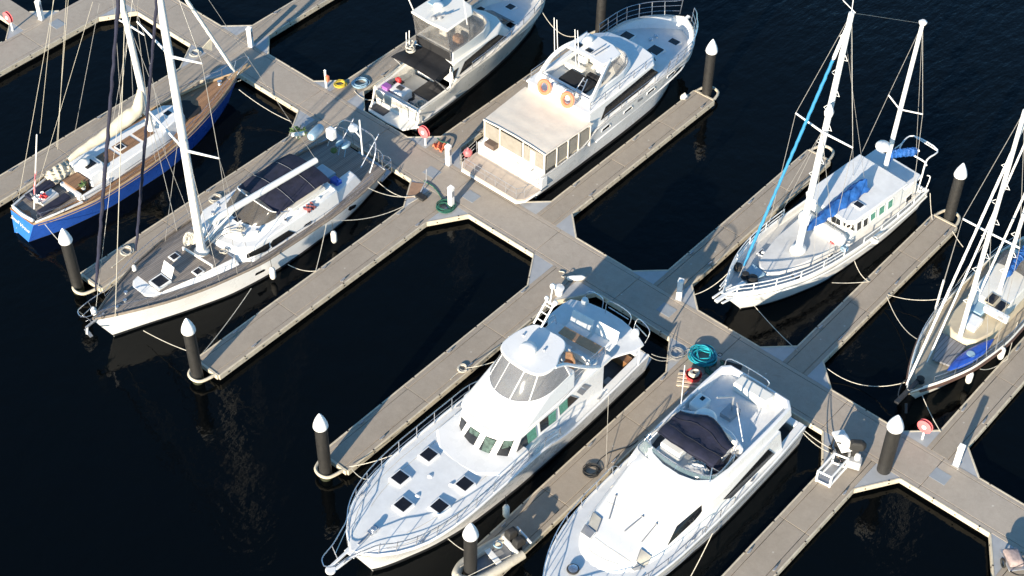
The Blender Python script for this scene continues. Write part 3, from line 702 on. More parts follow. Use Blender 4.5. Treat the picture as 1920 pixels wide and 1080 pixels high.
    for x in (3.9, 9.3, 16.2):
        for s in (1, -1):
            p = B.E(x, .22, .05, s); mb = MB(); mb.bar(p+Vector((-.18,0,.1)), p+Vector((.18,0,.1)), .05, .05); mb.box(p.x-.06,p.x+.06,p.y-.03,p.y+.03,p.z-.03,p.z+.1); B.ob(mb, 'cleat', M['steel'])
    ZE = lambda p: Z(800,680,4.908,p)
    for q in (ZE([(350,320),(400,470),(560,600),(740,650),(880,655)]), ZE([(940,375),(905,660)]), ZE([(470,190),(350,330)])): seam(B, fly, q, M['gfend'], .010)
    for q in (ZE([(860,690),(1190,410),(1400,180)]),): seam(B, brow, q, M['grey'], .012)
    # loose furniture on the boat deck
    def local_thing(o, p, deg=0): o.location = B.w(p); o.rotation_euler.z = R_(-90+deg)
    t = thing('bench_table', 'long tan slatted table between white chairs on the flybridge yacht deck', 'table'); mb = MB(); mb.box(-.28,.28,-1.25,1.05,.66,.72); mb.done('top', M['tan'], t, bevel=.02)
    mb = MB(); mb.box(-.05,.05,-.9,-.7,0,.66); mb.done('leg', M['wht'], t); mb = MB(); mb.box(-.05,.05,.5,.7,0,.66); mb.done('leg', M['wht'], t); local_thing(t, (3.35,.35,3.32), 4)
    def chair(lab, x, y, d):
        t = thing('deck_chair', lab, 'chair', group='white deck chairs around the tan table'); mb = MB(); mb.box(-.28,.28,-.62,.62,.38,.46); mb.done('seat', M['wht'], t, bevel=.03)
        mb = MB(); mb.slab([(-.30,-.64,.44),(-.30,.64,.44),(-.52,.62,1.1),(-.52,-.62,1.1)], .06); mb.done('backrest', M['wht'], t, bevel=.02)
        for a, b in ((-.22,-.32),(-.22,.32),(.22,-.32),(.22,.32)): mb = MB(); mb.tube([(a,b,0),(a,b,.4)], .025); mb.done('leg', M['wht'], t)
        local_thing(t, (x, y, 3.32), d)
    chair('white deck chair aft of the tan table, nearer the ladder', 2.75, -.45, 4); chair('white deck chair aft of the tan table, nearer the cockpit opening', 2.55, .95, 4)
    chair('white deck chair forward of the tan table, nearer the radar mast', 4.05, -.5, 184); chair('white deck chair forward of the tan table, nearer the deck rail', 3.95, .95, 184)
    t = thing('helm_seat', 'tan bucket helm seat behind the hardtop of the large flybridge yacht', 'seat'); mb = MB(); mb.lathe([(.28,.42),(.34,.5),(.3,.6),(.01,.62)], n=16); mb.done('cushion', M['tan'], t); mb = MB()
    mb.loft([[(.34*math.cos(a)*k,.34*math.sin(a)*k,z) for a in [R_(120+12*i) for i in range(11)]]+[(.26*math.cos(a)*k,.26*math.sin(a)*k,z) for a in [R_(240-12*i) for i in range(11)]] for z, k in ((.5,1),(.8,1.06),(1.1,1.0),(1.25,.8))]); mb.done('backrest', M['tan'], t)
    mb = MB(); mb.tube([(0,0,0),(0,0,.45)], .06); mb.done('pedestal', M['steel'], t); local_thing(t, (5.2,.95,3.68), 0)
    return B
BE = boat_E()
def loose(name, lab, cat, fr, p, deg=0, group=None):
    q = fr.w(p); o = thing(name, lab, cat, q, math.degrees(fr.o.rotation_euler.z)+deg, group); return o
# ------------------------------------------------------------------ white cruiser at the bottom right
def boat_F():
    B = Boat('motor_cruiser', 'white flybridge motor cruiser with a navy bimini and three wipers on its covered windscreen', 'motor boat', 12.75, -1.3, -90)
    g = M['gel']
    B.hull([(0,2.42,1.7),(3,2.6,1.75),(7,2.66,1.85),(10,2.6,1.95),(12,2.4,2.05),(13.5,2.02,2.12),(14.8,1.42,2.18),(15.8,.8,2.22),(16.6,.08,2.26)],
           [(0,2.2),(6,2.3),(10,2.0),(13,1.2),(15,.4),(15.7,.03)], [g, M['anti'], M['boot']], flare=1.8)
    B.deck(3.0, 16.5, M['nonskid'], inset=.1, dz=0, camber=.1)
    B.edge(.1, 16.55, g, r=.06, dz=.03, inset=.05, name='gunwale')
    mb = MB(); mb.tube([B.E(.2+15*i/24, -.02, -.42, -1)+Vector((0,.03,0)) for i in range(25)], .035, 6); B.ob(mb, 'rub_rail', M['grey']); mb = MB(); mb.tube([B.E(.2+15*i/24, -.02, -.42, 1)-Vector((0,.03,0)) for i in range(25)], .035, 6); B.ob(mb, 'rub_rail', M['grey'])
    # smooth moulded coachroof: sections along the boat
    prof = [(2.9,2.25,3.30,1.62),(5.0,2.27,3.34,1.85),(7.0,2.25,3.36,1.85),(8.0,2.22,3.30,1.8),(8.8,2.16,3.08,1.72),(9.6,2.08,2.82,1.66),(10.4,1.98,2.60,1.6),(11.2,1.85,2.50,1.5),(12.0,1.62,2.46,1.3),(12.6,1.3,2.40,1.02),(13.0,.95,2.32,.7),(13.25,.5,2.2,.3)]
    rings = []
    for i in range(49):
        x = lerp(2.9, 13.25, i/48); w_, zc, sh = spl(prof, x); zd = B.E(min(x, 16)).z-.02
        h = zc-zd; rings.append([(x,-w_,zd),(x,-w_+.05,zd+h*.35),(x,-lerp(sh,w_,.35),zd+h*.78),(x,-sh,zd+h*.92),(x,-sh*.7,zc-.02),(x,0,zc+.03),(x,sh*.7,zc-.02),(x,sh,zd+h*.92),(x,lerp(sh,w_,.35),zd+h*.78),(x,w_-.05,zd+h*.35),(x,w_,zd)])
    mb = MB(); mb.loft(rings); cr = B.ob(mb, 'coachroof', g, smooth=50)
    pane(B, cr, Z(960,810,4,[(1430,540),(1450,560),(1370,660),(1165,850),(1235,705)]), 'side_window', M['glass'], cr, .03, sub=5)
    # aft wide body with the long dark window
    aft = B.cabin(mirror([(1.9,2.36),(7.6,2.36),(8.3,2.2)]), 1.7, mirror([(2.2,2.24),(7.2,2.24),(7.9,2.1)]), 3.18, g, 'saloon', .05)
    wpane(B, [(1356,936),(1440,842.6),(1451.5,855),(1370,949)], ((1.9,2.36,1.7),(7.6,2.36,1.7),(7.2,2.24,3.18)), 'side_window', M['glass'], aft, .03, (2.2,7.4), (2.0,3.05))
    q = [B.p(x, y, 1.75) for x, y in Z(1160,690,5.143,[(1540,630),(1615,572),(1690,640),(1590,790),(1490,735)])]
    B.box('cockpit_sole', M['pit'], .35, 2.0, -2.0, 2.0, 1.1, 1.2)
    for s in (1,-1): B.strip(.0, 3.0, s, g, .0, .42, .02)
    B.box('transom_top', g, 0, .38, -2.0, 2.0, 1.55, 1.74, bevel=.05)
    mb = MB(); mb.prism([(-.65,-1.9),(-.8,0),(-.65,1.9),(0,2.2),(0,-2.2)], .35, .45); B.ob(mb, 'swim_platform', M['nonskid'], bevel=.02)
    # flybridge deck: overhanging aft, with coaming
    out = [(.75,-1.75),(.7,0),(.75,1.75),(1.1,2.08),(2.6,2.12),(6.2,2.1),(7.2,1.95),(7.75,1.3),(7.95,.5),(7.95,-.5),(7.75,-1.3),(7.2,-1.95),(6.2,-2.1),(2.6,-2.12),(1.1,-2.08)]
    mb = MB(); mb.prism(out, 3.16, 3.30); B.ob(mb, 'flybridge_deck', M['nonskid'], bevel=.04)
    ins = [(x*1.0 if x > 4 else x+.22, y*.86) for x, y in out]; ins = [(x-.3 if x > 6 else x, y) for x, y in ins]
    n = len(out); mb = MB()
    R4 = [[(x,y,3.2) for x, y in out], [(lerp(out[i][0],ins[i][0],.25), lerp(out[i][1],ins[i][1],.25), 3.72) for i in range(n)], [(lerp(out[i][0],ins[i][0],.75), lerp(out[i][1],ins[i][1],.75), 3.74) for i in range(n)], [(x,y,3.28) for x, y in ins]]
    mb.loft(R4, c0=False, c1=False); B.ob(mb, 'flybridge_coaming', g, bevel=.03)
    mb = MB(); mb.prism([(5.0,-1.78),(4.62,-1.0),(4.42,-.1),(4.5,.9),(4.85,1.78),(4.65,1.8),(4.25,.9),(4.15,-.15),(4.3,-1.1),(4.75,-1.8)], 3.3, 3.85); B.ob(mb, 'arch_base', g, bevel=.06)
    mb = MB(); mb.lathe([(.50,0),(.56,.08),(.55,.2),(.40,.32),(0,.36)], (4.5,-.52,3.85), 22); B.ob(mb, 'radar_dome', M['wht'], smooth=60)
    # low wrap-round windscreen of tinted glass
    lo = [B.p(x, y, 3.42) for x, y in [(1372,875),(1347,905),(1330,914),(1310,912),(1277,900),(1242,880),(1210,855),(1197,837)]]
    lo = curve(lo+[Vector((6.6,-2.0,3.42))], 4); hi = [Vector((p.x-.35, p.y*.93, p.z+.42)) for p in lo]
    mb = MB(); mb.grid([lo, hi], t=.012); ws = B.ob(mb, 'windscreen', M['aqua'], smooth=60)
    mb = MB(); mb.tube(hi, .028, 6); mb.tube(lo, .03, 6)
    for i in range(0, len(lo), 6): mb.tube([lo[i], hi[i]], .02, 5)
    B.ob(mb, 'windscreen_frame', M['steel'], ws)
    B.box('flybridge_sole', M['pit'], 4.9, 7.2, -1.75, 1.75, 3.29, 3.32, bevel=0)
    B.box('helm_console', M['wht'], 6.4, 7.0, -1.2, -.1, 3.3, 3.95, bevel=.06); B.box('bench_seat', M['wht'], 5.0, 5.6, -1.6, 1.3, 3.3, 3.72, bevel=.08); B.box('sun_lounge', M['navy'], 5.7, 6.4, .3, 1.6, 3.3, 3.6, bevel=.08)
    # bimini: arched navy canvas on hoops
    rows = []
    for i in range(13):
        u = i/12; x = lerp(6.8, 4.75, u)-.0; dz = .10*math.sin(u*math.pi)+.05*math.sin(u*math.pi*3)
        rows.append([(x+.25*(1-(k/5-1)**2)-(.35*u*math.cos((k/5-1)*3.0) if u > .5 else 0), (k/5-1)*1.54, 4.22+.03*math.sin(i*1.1+k*1.7)+dz+.28*(1-abs(k/5-1)**2.2)) for k in range(11)])
    mb = MB(); mb.grid(rows, t=.02); bm_ = B.ob(mb, 'bimini', M['navy'], smooth=70)
    for i in (0, 4, 8, 12): mb = MB(); mb.tube([Vector(p)+Vector((0,0,.022)) for p in rows[i]], .008, 5); B.ob(mb, 'seam', M['rub'] if i in (4,8) else M['navy'], bm_)
    for s in (1,-1):
        mb = MB(); mb.tube([(6.8,s*1.54,4.22),(6.3,s*1.78,3.6)], .022); mb.tube([(4.75,s*1.54,4.22),(6.2,s*1.8,3.6)], .022); mb.tube([(6.8,s*1.54,4.22),(7.2,s*1.75,3.7)], .018); B.ob(mb, 'bimini_frame', M['steel'])
    # stern davit, boarding crane, hot plate, antenna poles on the flybridge deck
    mb = MB(); c = B.p(1372,768,3.6); mb.tube([c, c+Vector((0,.0,.9)), c+Vector((.9,-.35,1.35))], .05, 8); mb.tube([c+Vector((0,.45,0)), c+Vector((.2,.3,.9))], .04); mb.box(c.x-.3,c.x+.5,c.y-.3,c.y+.3,3.32,3.6); B.ob(mb, 'tender_crane', M['alu'])
    B.box('deck_locker', M['gel2'], 1.05, 1.75, -.9, 1.0, 3.3, 3.85, bevel=.08); B.box('deck_locker', M['wht'], 3.2, 4.1, -1.75, -1.05, 3.3, 3.8, bevel=.1); B.box('locker_hatch', M['hatch'], 3.35, 3.6, -1.5, -1.3, 3.79, 3.83)
    for a, h in (((1393,828),(1382,765)),((1277,757),(1284,685))):
        p = B.p(a[0], a[1], 3.75); top = B.x(h[0], h[1], p.x-.25); B.stay(p, top, .022, M['wht'], 'antenna')
    B.tubes('grab_rail', M['steel'], [curve([(1.0,-1.9,3.7),(.8,-1.7,4.1),(.75,.3,4.1),(.85,.4,3.7)],4), [(.78,-.7,3.3),(.78,-.7,4.1)]])
    # wipers on the windscreen cover, hatches, deck rails
    for a, b_ in (((1155,930),(1142,974)),((1205,969),(1171,997)),((1231,983),(1203,1017))):
        p, n_ = hits(B, cr, *a); q2, n2 = hits(B, cr, *b_)
        if p and q2: mb = MB(); mb.bar(p+n_*.03, q2+n2*.03, .045, .03); mb.ball(p+n_*.03, .06); B.ob(mb, 'wiper', M['grey'])
    for pts in ([(1113,961),(1128,974),(1119,998),(1104,985)],[(1201,1030),(1220,1043),(1210,1065),(1193,1052)]):
        pane(B, cr, pts, 'hatch', M['gfend'], cr, .06, frame=M['grey'], fw=.06)
    for pts in ([(1099,985),(1117,1000),(1107,1012),(1090,1000)],[(1193,1055),(1207,1064),(1199,1075),(1182,1066)]):
        pane(B, cr, pts, 'hatch_lid', M['grey'], cr, .10, frame=M['wht'], fw=.05)
    ZC = lambda p: Z(960,810,4,p)
    for q in (ZC([(620,790),(700,850),(830,935),(905,985)]), ZC([(575,870),(600,905),(700,960),(830,1003),(890,990)]), ZC([(430,870),(470,930),(610,965)]), ZC([(650,500),(800,560),(1000,640),(1180,700),(1250,690)]), ZC([(735,350),(760,400),(650,490)]), [(1158,905),(1200,935),(1260,965),(1300,975),(1320,960)]): seam(B, cr, q, M['gfend'], .013)
    for s in (1,-1):
        xs = [8.6,9.8,11,12.2,13.3,14.2,15.0,15.7]; mb = MB(); P = [B.E(x,.1,.03,s) for x in xs]; Tp = [p+Vector((0,s*.04,.62)) for p in P]
        mb.tube(curve([P[0]+Vector((-.5,0,.05))]+Tp+[Vector((16.9,s*.25,2.95)),Vector((17.1,0,2.95))],4), .024, 6)
        for p, q3 in zip(P, Tp): mb.tube([p,q3], .02, 5)
        B.ob(mb, 'bow_rail', M['steel'])
    mb = MB(); mb.tube(curve([(6.3,2.6,1.9),(6.3,2.62,2.55),(8.2,2.62,2.6),(8.4,2.6,1.95)],4), .024); mb.tube([(7.3,2.6,1.9),(7.3,2.62,2.58)], .02); B.ob(mb, 'boarding_rail', M['steel'])
    B.winch((14.05,-.42,2.2), .22, .22, 'windlass'); mb = MB(); mb.torus((14.05,-.42,2.34), .24, .05); B.ob(mb, 'anchor_chain', M['drope'])
    for x in (4.5, 9.0, 12.6): p = B.E(x,.2,.04,1); mb = MB(); mb.bar(p+Vector((-.16,0,.1)),p+Vector((.16,0,.1)),.05,.05); mb.box(p.x-.05,p.x+.05,p.y-.03,p.y+.03,p.z-.04,p.z+.1); B.ob(mb, 'cleat', M['steel'])
    t = loose('sail_bag', 'crumpled white cushion cover behind the tinted windscreen under the navy bimini', 'cover', B, (6.75,.75,3.34)); mb = MB()
    rows = [[(.9*(i/8-.5), 1.0*(k/8-.5), .12+.3*math.sin(math.pi*i/8)*math.sin(math.pi*k/8)+.10*math.sin(i*2.1+k*1.3)) for k in range(9)] for i in range(9)]; mb.grid(rows, t=.12); mb.done('fabric', M['wht'], t, smooth=70)
    return B
BF = boat_F()
# ------------------------------------------------------------------ cruiser with the cream awning
def boat_D():
    B = Boat('awning_cruiser', 'white motor cruiser with a large cream awning over its enclosed stern and two orange lifebuoys', 'motor boat', -8.1, 4.2, 90)
    g = M['gel']
    h = B.hull([(-.45,2.35,1.65),(2,2.48,1.75),(3.2,2.5,1.85),(4.2,2.5,2.36),(6,2.52,2.46),(8,2.55,2.55),(10.5,2.62,2.70),(12.5,2.55,2.72),(13.8,2.12,2.70),(14.8,1.45,2.68),(15.5,.7,2.66),(15.8,.08,2.66)],
           [(-.4,2.0),(3,2.08),(7,2.14),(10,2.06),(12,1.6),(13.6,.85),(14.9,.03)], [g, M['anti'], M['boot']], flare=1.9)
    mb = MB(); mb.tube([Vector((4.4+9.6*i/20, -(spl(B.D,4.4+9.6*i/20)[0]-.16-.012*i), 1.35+.02*i)) for i in range(21)], .05, 6); B.ob(mb, 'spray_rail', g)
    for pts in (Z(980,20,5.4,[(1462,682),(1468,660),(1535,602),(1543,612),(1535,628),(1475,678)]),Z(980,20,5.4,[(1255,850),(1262,828),(1332,772),(1340,785),(1330,800),(1268,848)]),Z(980,20,5.4,[(1020,1042),(1028,1022),(1100,962),(1110,975),(1100,992),(1035,1040)]),Z(960,0,4,[(670,988),(675,970),(728,926),(737,935),(730,950),(680,986)])):
        pane(B, h, pts, 'porthole', M['glass'], h, .015, sub=2, frame=g, fw=.05)
    pane(B, h, Z(980,20,5.4,[(1158,922),(1162,905),(1208,876),(1214,890),(1206,900),(1168,925)]), 'vent', M['grey'], h, .015)
    dkf = lambda x: -max(0, x-10.4)*.17
    B.deck(4.1, 15.6, M['nonskid'], inset=.1, dz=0, dzf=dkf, camber=.10)
    for s in (1,-1): mb = MB(); mb.grid([[B.E(9.5+6.2*i/20,.1,.02,s) for i in range(21)],[B.E(9.5+6.2*i/20,.1,dkf(9.5+6.2*i/20)-.05,s) for i in range(21)]]); B.ob(mb,'bulwark',g); B.edge(-.4, 15.75, g, r=.07, dz=.04, inset=.06, name='gunwale')
    # swim platform with slatted fence
    pl = [(-2.02,2.1),(-2.02,-1.9),(-1.6,-2.2),(-.4,-2.3),(-.4,2.45),(-1.5,2.5)]
    mb = MB(); mb.prism(pl, .84, .96); B.ob(mb, 'swim_platform', mat('platform_teak', (.44,.375,.315), .7, var=.12, scale=4), bevel=.02)
    mb = MB(); mb.prism([(x*1.02-.01,y*1.02) for x, y in pl], .72, .845); B.ob(mb, 'platform_edge', g)
    mb = MB(); E_ = [Vector((-1.95,2.0,.96)),Vector((-1.95,-1.85,.96)),Vector((-1.55,-2.1,.96)),Vector((-.5,-2.2,.96))]
    for a, b_ in zip(E_, E_[1:]):
        mb.tube([a+Vector((0,0,.75)), b_+Vector((0,0,.75))], .018, 5); mb.tube([a+Vector((0,0,.4)), b_+Vector((0,0,.4))], .012, 5); k = max(1, int((b_-a).length/.65))
        for i in range(k+1): p = a.lerp(b_, i/k); mb.tube([p, p+Vector((0,0,.75))], .016, 5)
    B.ob(mb, 'platform_fence', M['alu'])
    mb = MB(); 
    for z in (.3,.55,.8): mb.tube([(-1.9,2.35,.96+z),(-.5,2.5,.96+z)], .02, 5)
    for x in (-1.9,-1.2,-.5): mb.tube([(x,2.4,.96),(x,2.4,1.8)], .02, 5)
    B.ob(mb, 'side_gate', M['steel'])
    # transom and enclosed cockpit
    mb = MB(); mb.prism([(-.45,-2.38),(-.45,2.38),(.1,2.38),(.1,-2.38)], .9, 1.72); B.ob(mb, 'transom', g, bevel=.06)
    B.box('cockpit_sole', M['gel2'], .05, 3.8, -2.3, 2.3, 1.2, 1.32); 
    aw = [(x, y) for x, y in ((-.05,2.25),(-.05,-2.25),(3.75,-2.45),(3.75,2.45))]
    rows = []
    for i in range(17):
        u = i/16; x = lerp(-.05,3.75,u); w_ = lerp(2.27,2.47,u); sag = .012*abs(math.sin(u*math.pi*4))
        rows.append([(x, w_*(k/6-1), 3.18+.12*(1-(k/6-1)**2)-(.012-sag)-.004*math.sin(k*1.9+i)) for k in range(13)])
    mb = MB(); mb.grid(rows, t=.04); B.ob(mb, 'awning', M['cream'], smooth=60)
    mb = MB(); mb.tube([Vector(p) for p in rows[0]], .05, 6); B.ob(mb, 'awning_edge', M['cream']); mb = MB(); mb.tube([Vector(r[0]) for r in rows], .05, 6); B.ob(mb, 'awning_edge', M['cream'])
    def wallpanel(a, b_, z0, z1, name, m, t=.02): mb = MB(); a, b_ = Vector(a), Vector(b_); mb.slab([(a.x,a.y,z0),(b_.x,b_.y,z0),(b_.x,b_.y,z1),(a.x,a.y,z1)], t); return B.ob(mb, name, m)
    for y0, y1 in ((2.15,1.15),(1.0,-.55),(-.75,-2.15)): wallpanel((-.02,y0),(-.02,y1),1.98,3.05,'clear_panel',M['mesh'])
    wallpanel((-.0,2.2),(0,-2.2),1.68,1.98,'canvas_skirt',M['gel2'])
    for y in (2.2,1.07,-.65,-2.2): B.box('awning_post', M['cream'], -.06,.04,y-.05,y+.05,1.65,3.12)
    for x0, x1 in ((.1,.85),(.98,1.75),(1.9,2.6),(2.75,3.6)):
        for s in (1,-1): wallpanel((x0,s*2.26+s*.05*x0),(x1,s*2.26+s*.05*x1),2.0,3.0,'clear_panel',M['mesh'])
    for x in (.9,1.82,2.68,3.65):
        for s in (1,-1): B.box('awning_post', M['cream'], x-.05,x+.05,s*(2.27+.05*x)-.04,s*(2.27+.05*x)+.04,1.6,3.1)
    B.box('door', M['gel'], -.07,-.045,-1.55,-1.2,1.75,2.95)
    B.box('cockpit_table', M['gel'], 1.2,2.4,-.6,.6,1.9,1.98)
    # saloon
    sal = B.cabin(mirror([(3.7,2.32),(10.2,2.28),(11.0,1.7),(11.3,.6)]), 1.75, mirror([(3.75,2.26),(9.6,2.2),(10.2,1.6),(10.4,.6)]), 3.72, g, 'saloon', .05)
    st = wpane(B, Z(960,0,4,[(662,905),(700,800),(1045,512),(1110,530),(1010,635)]), ((3.7,-2.32,1.75),(10.2,-2.28,1.75),(9.6,-2.2,3.72)), 'side_window', M['glass'], sal, .03, (4.4,10.15), (2.5,3.62))
    mb = MB(); mb.slab([(11.12,-1.3,2.75),(11.12,1.3,2.75),(10.62,1.2,3.6),(10.62,-1.2,3.6)], .05, n=(1,0,.7)); B.ob(mb, 'windscreen', M['glass'])
    rf = B.cabin(mirror([(3.6,2.32),(9.7,2.26),(10.4,1.66),(10.6,.6)]), 3.70, mirror([(3.6,2.28),(9.65,2.22),(10.3,1.62),(10.5,.58)]), 3.84, g, 'saloon_roof', .04)
    for s in (1,-1):
        mb = MB(); xs = [3.9,5.2,6.5,7.8,8.9]
        for lv in (.55,.3): mb.tube([(x,s*2.18,3.84+lv) for x in xs], .02, 5)
        for x in xs: mb.tube([(x,s*2.18,3.82),(x,s*2.18,4.4)], .02, 5)
        B.ob(mb, 'flybridge_rail', M['steel'])
    # flybridge coaming, seats, arch
    fly = MB(); o_ = mirror([(4.35,1.75),(7.4,1.75),(8.6,1.35),(9.1,.55)]); i_ = [(lerp(6.4,x,.90), y*.90) for x, y in o_]
    fly.loft([[(x,y,3.82) for x, y in o_],[(lerp(6.4,x,.99),y*.98,4.22) for x, y in o_],[(lerp(6.4,x,.93),y*.92,4.24) for x, y in o_],[(x,y,3.84) for x, y in i_]], c0=False, c1=False); B.ob(fly, 'flybridge_coaming', g, bevel=.03)
    B.box('flybridge_sole', M['gel2'], 4.2, 8.2, -1.5, 1.5, 3.835, 3.87, bevel=0)
    B.box('dinghy_cover', M['black'], 4.6, 5.8, -1.1, .8, 3.86, 4.22, bevel=.12); B.box('bench_seat', M['gel2'], 5.9, 6.4, .1, 1.4, 3.86, 4.25, bevel=.08); B.box('seat_cushion', M['black'], 5.9,6.3,-1.2,-.2,3.86,4.2,bevel=.06)
    B.box('helm_console', M['gel2'], 7.2, 7.8, -.4, .9, 3.86, 4.5, bevel=.08)
    for y in (-.55,.75): B.box('helm_seat', M['wht'], 6.6, 7.0, y-.28, y+.28, 3.9, 4.5, bevel=.1)
    def hoop(s): return [Vector(p) for p in ((4.1,s*1.85,3.75),(4.6,s*1.84,4.3),(5.2,s*1.75,4.85),(5.9,s*1.55,5.2),(6.7,s*1.3,5.32))]
    for s in (1,-1):
        P = curve(hoop(s), 5); mb = MB(); rings = []
        for i, p in enumerate(P):
            t = (P[min(i+1,len(P)-1)]-P[max(i-1,0)]).normalized(); nrm = Vector((0,s,0)).cross(t).normalized(); w_ = lerp(.42,.22,i/len(P))
            rings.append([p-nrm*w_/2+Vector((0,s*.06,0)), p+nrm*w_/2+Vector((0,s*.06,0)), p+nrm*w_/2-Vector((0,s*.06,0)), p-nrm*w_/2-Vector((0,s*.06,0))])
        mb.loft(rings); B.ob(mb, 'arch_leg', g, bevel=.03)
    q = [B.p(x,y,5.2) for x, y in Z(980,20,5.4,[(470,300),(560,250),(690,155),(760,180),(850,190),(900,240),(990,310),(880,430),(780,385),(640,330)])]
    top = [(7.75,1.35),(7.9,.5),(7.85,-.6),(7.5,-1.4),(6.5,-1.42),(5.95,-1.3),(6.05,0),(5.95,1.3),(6.5,1.42)]
    mb = MB(); mb.prism(top, 5.24, 5.4); ar = B.ob(mb, 'arch_top', g, bevel=.06)
    mb = MB(); mb.ball((7.0,.62,5.6), (.42,.26,.2)); mb.box(6.8,7.2,.45,.8,5.35,5.55); B.ob(mb, 'radar_dome', M['wht'], ar)
    for x, y in ((6.5,.85),(6.5,.1)): B.box('solar_panel', M['glass'], x-.16,x+.16,y-.2,y+.2,5.39,5.43, par=ar)
    for y in (-.2,-.45): mb = MB(); mb.tube([(6.3,y,5.44),(7.3,y-.1,5.48)], .04); B.ob(mb, 'horn', M['steel'], ar)
    b_ = curve([Vector((6.9,-1.66,4.22)),Vector((8.2,-1.4,4.22)),Vector((8.95,-.6,4.22)),Vector((8.95,.6,4.22)),Vector((8.2,1.4,4.22)),Vector((6.9,1.66,4.22))],4); t_ = curve([Vector((6.6,-1.4,5.25)),Vector((7.45,-1.35,5.26)),Vector((7.85,-.6,5.27)),Vector((7.85,.6,5.27)),Vector((7.45,1.35,5.26)),Vector((6.6,1.4,5.25))],4)
    mb = MB(); mb.grid([b_,t_], t=.008); B.ob(mb, 'clear_screen', M['vinyl'], smooth=60)
    for (a, tp) in (((1040,105),(1039,33)),((1046,106),(1044,37)),((1080,127),(1078,55)),((1086,128),(1083,57))):
        p = B.p(a[0],a[1],4.1); B.stay(p, B.x(tp[0],tp[1],p.x), .022, M['wht'], 'antenna')
    mb = MB()
    for s in (1,-1): mb.tube([(4.05,s*.25-.9,3.85),(5.0,s*.12-.9,4.8)], .03)
    for i in range(5): mb.tube([(4.05+.2*i,-1.15+.02*i,3.9+.2*i),(4.05+.2*i,-.65-.02*i,3.9+.2*i)], .02)
    B.ob(mb, 'ladder', M['steel'])
    mb = MB(); mb.bar((4.3,1.75,4.2),(4.3,-1.75,4.2),.05,.05); B.ob(mb, 'cross_beam', M['steel'])
    # foredeck
    for px, py, w_, l_ in ((1175,76,.8,.8),(1264,79,.75,.6),(1228,103,.9,.9)):
        p = B.p(px,py,2.2); B.hatch((p.x,p.y,B.E(p.x).z+dkf(p.x)+.08), w_, l_, .06)
    p = B.p(1195,83,2.2); B.box('windlass_locker', M['hatch'], p.x-.35,p.x+.35,p.y-.1,p.y+.1,2.05,2.4)
    for px, py in ((1229,74),(1219,83)): p = B.p(px,py,2.1); B.winch((p.x,p.y,B.E(p.x).z+dkf(p.x)+.05), .13, .18)
    mb = MB(); mb.bar((14.9,-.1,2.68),(16.0,-.1,2.74),.2,.12); mb.lathe([(.16,0),(.16,.14)],(14.4,-.1,1.95),12); B.ob(mb, 'anchor_roller', M['wht'])
    xs = [10.6,11.4,12.2,13.0,13.8,14.5,15.1]
    for s in (1,-1):
        mb = MB(); P = [B.E(x,.1,.04,s) for x in xs]; Tp = [p+Vector((.1,s*.12,.95)) for p in P]; ext = [Vector((15.75,s*.75,3.6)),Vector((16.1,s*.5,3.62))] if s > 0 else [Vector((15.6,-.9,3.6)),Vector((15.9,-.5,3.6))]
        for lv in (1,.66,.33): mb.tube(curve([p.lerp(q2,lv) for p, q2 in zip(P,Tp)]+([e for e in ext] if lv == 1 else [B.E(15.6,.1,.04,s).lerp(ext[1],lv)]),3), .024 if lv == 1 else .016, 5)
        for p, q2 in zip(P,Tp): mb.tube([p,q2], .026, 5)
        mb.tube([ext[1],ext[1]+Vector((-.2,0,-.95))], .026, 5); B.ob(mb, 'bow_rail', M['steel'])
    for s in (1,-1):
        mb = MB(); xs2 = [5.0,6.5,8.0,9.5]; 
        for x in xs2: mb.tube([B.E(x,.1,.03,s),B.E(x,.1,.55,s)], .018, 5)
        mb.tube([B.E(x,.1,.55,s) for x in xs2], .02, 5); B.ob(mb, 'side_rail', M['steel'])
    # loose gear
    for (px, py), lab in (((1021,163),'faded orange lifebuoy on the awning cruiser, left of the white canister'),((1064,187),'faded orange lifebuoy on the awning cruiser, right of the white canister')):
        p = B.p(px,py,4.25); t = tag(thing('lifebuoy','','lifebuoy',B.w(p),90), lab, 'lifebuoy', 'orange lifebuoys'); mb = MB(); mb.torus((0,0,0), .36, .12, (-1,0,.45), 24, 8); mb.done('ring', M['orange'], t)
        mb = MB(); mb.torus((0,0,0), .47, .015, (-1,0,.45), 20, 5); mb.done('grab_line', M['rope'], t)
    t = loose('life_raft', 'white life raft canister lying between two orange lifebuoys', 'life raft', B, B.p(1052,171,4.12)); mb = MB(); mb.lathe([(.02,-.75),(.26,-.72),(.32,-.66),(.32,-.03),(.34,-.02),(.34,.02),(.32,.03),(.32,.66),(.26,.72),(.02,.75)], n=18, axis=(0,1,0)); mb.done('canister', M['wht'], t)
    for y in (-.3,.3): mb = MB(); mb.torus((0,y,0), .335, .02, (0,1,0), 20, 5); mb.done('strap', M['grey'], t)
    t = loose('fender_ball', 'round pink fender hanging on the side gate of the awning cruiser', 'fender', B, B.p(877,286,1.4)); mb = MB(); mb.ball((0,0,0), .26); mb.lathe([(.08,.22),(.05,.36)], n=8); mb.done('ball', M['pink'], t)
    t = loose('cockpit_chair', 'dark brown chair on the white transom under the cream awning', 'chair', B, B.p(923,274,1.75)); mb = MB(); mb.box(-.3,.3,-.35,.35,.0,.3); mb.slab([(.3,-.35,.0),(.3,.35,0),(.42,.35,.7),(.42,-.35,.7)],.08); mb.done('seat', mat('brown_wicker',(.12,.085,.07),.8), t, bevel=.03)
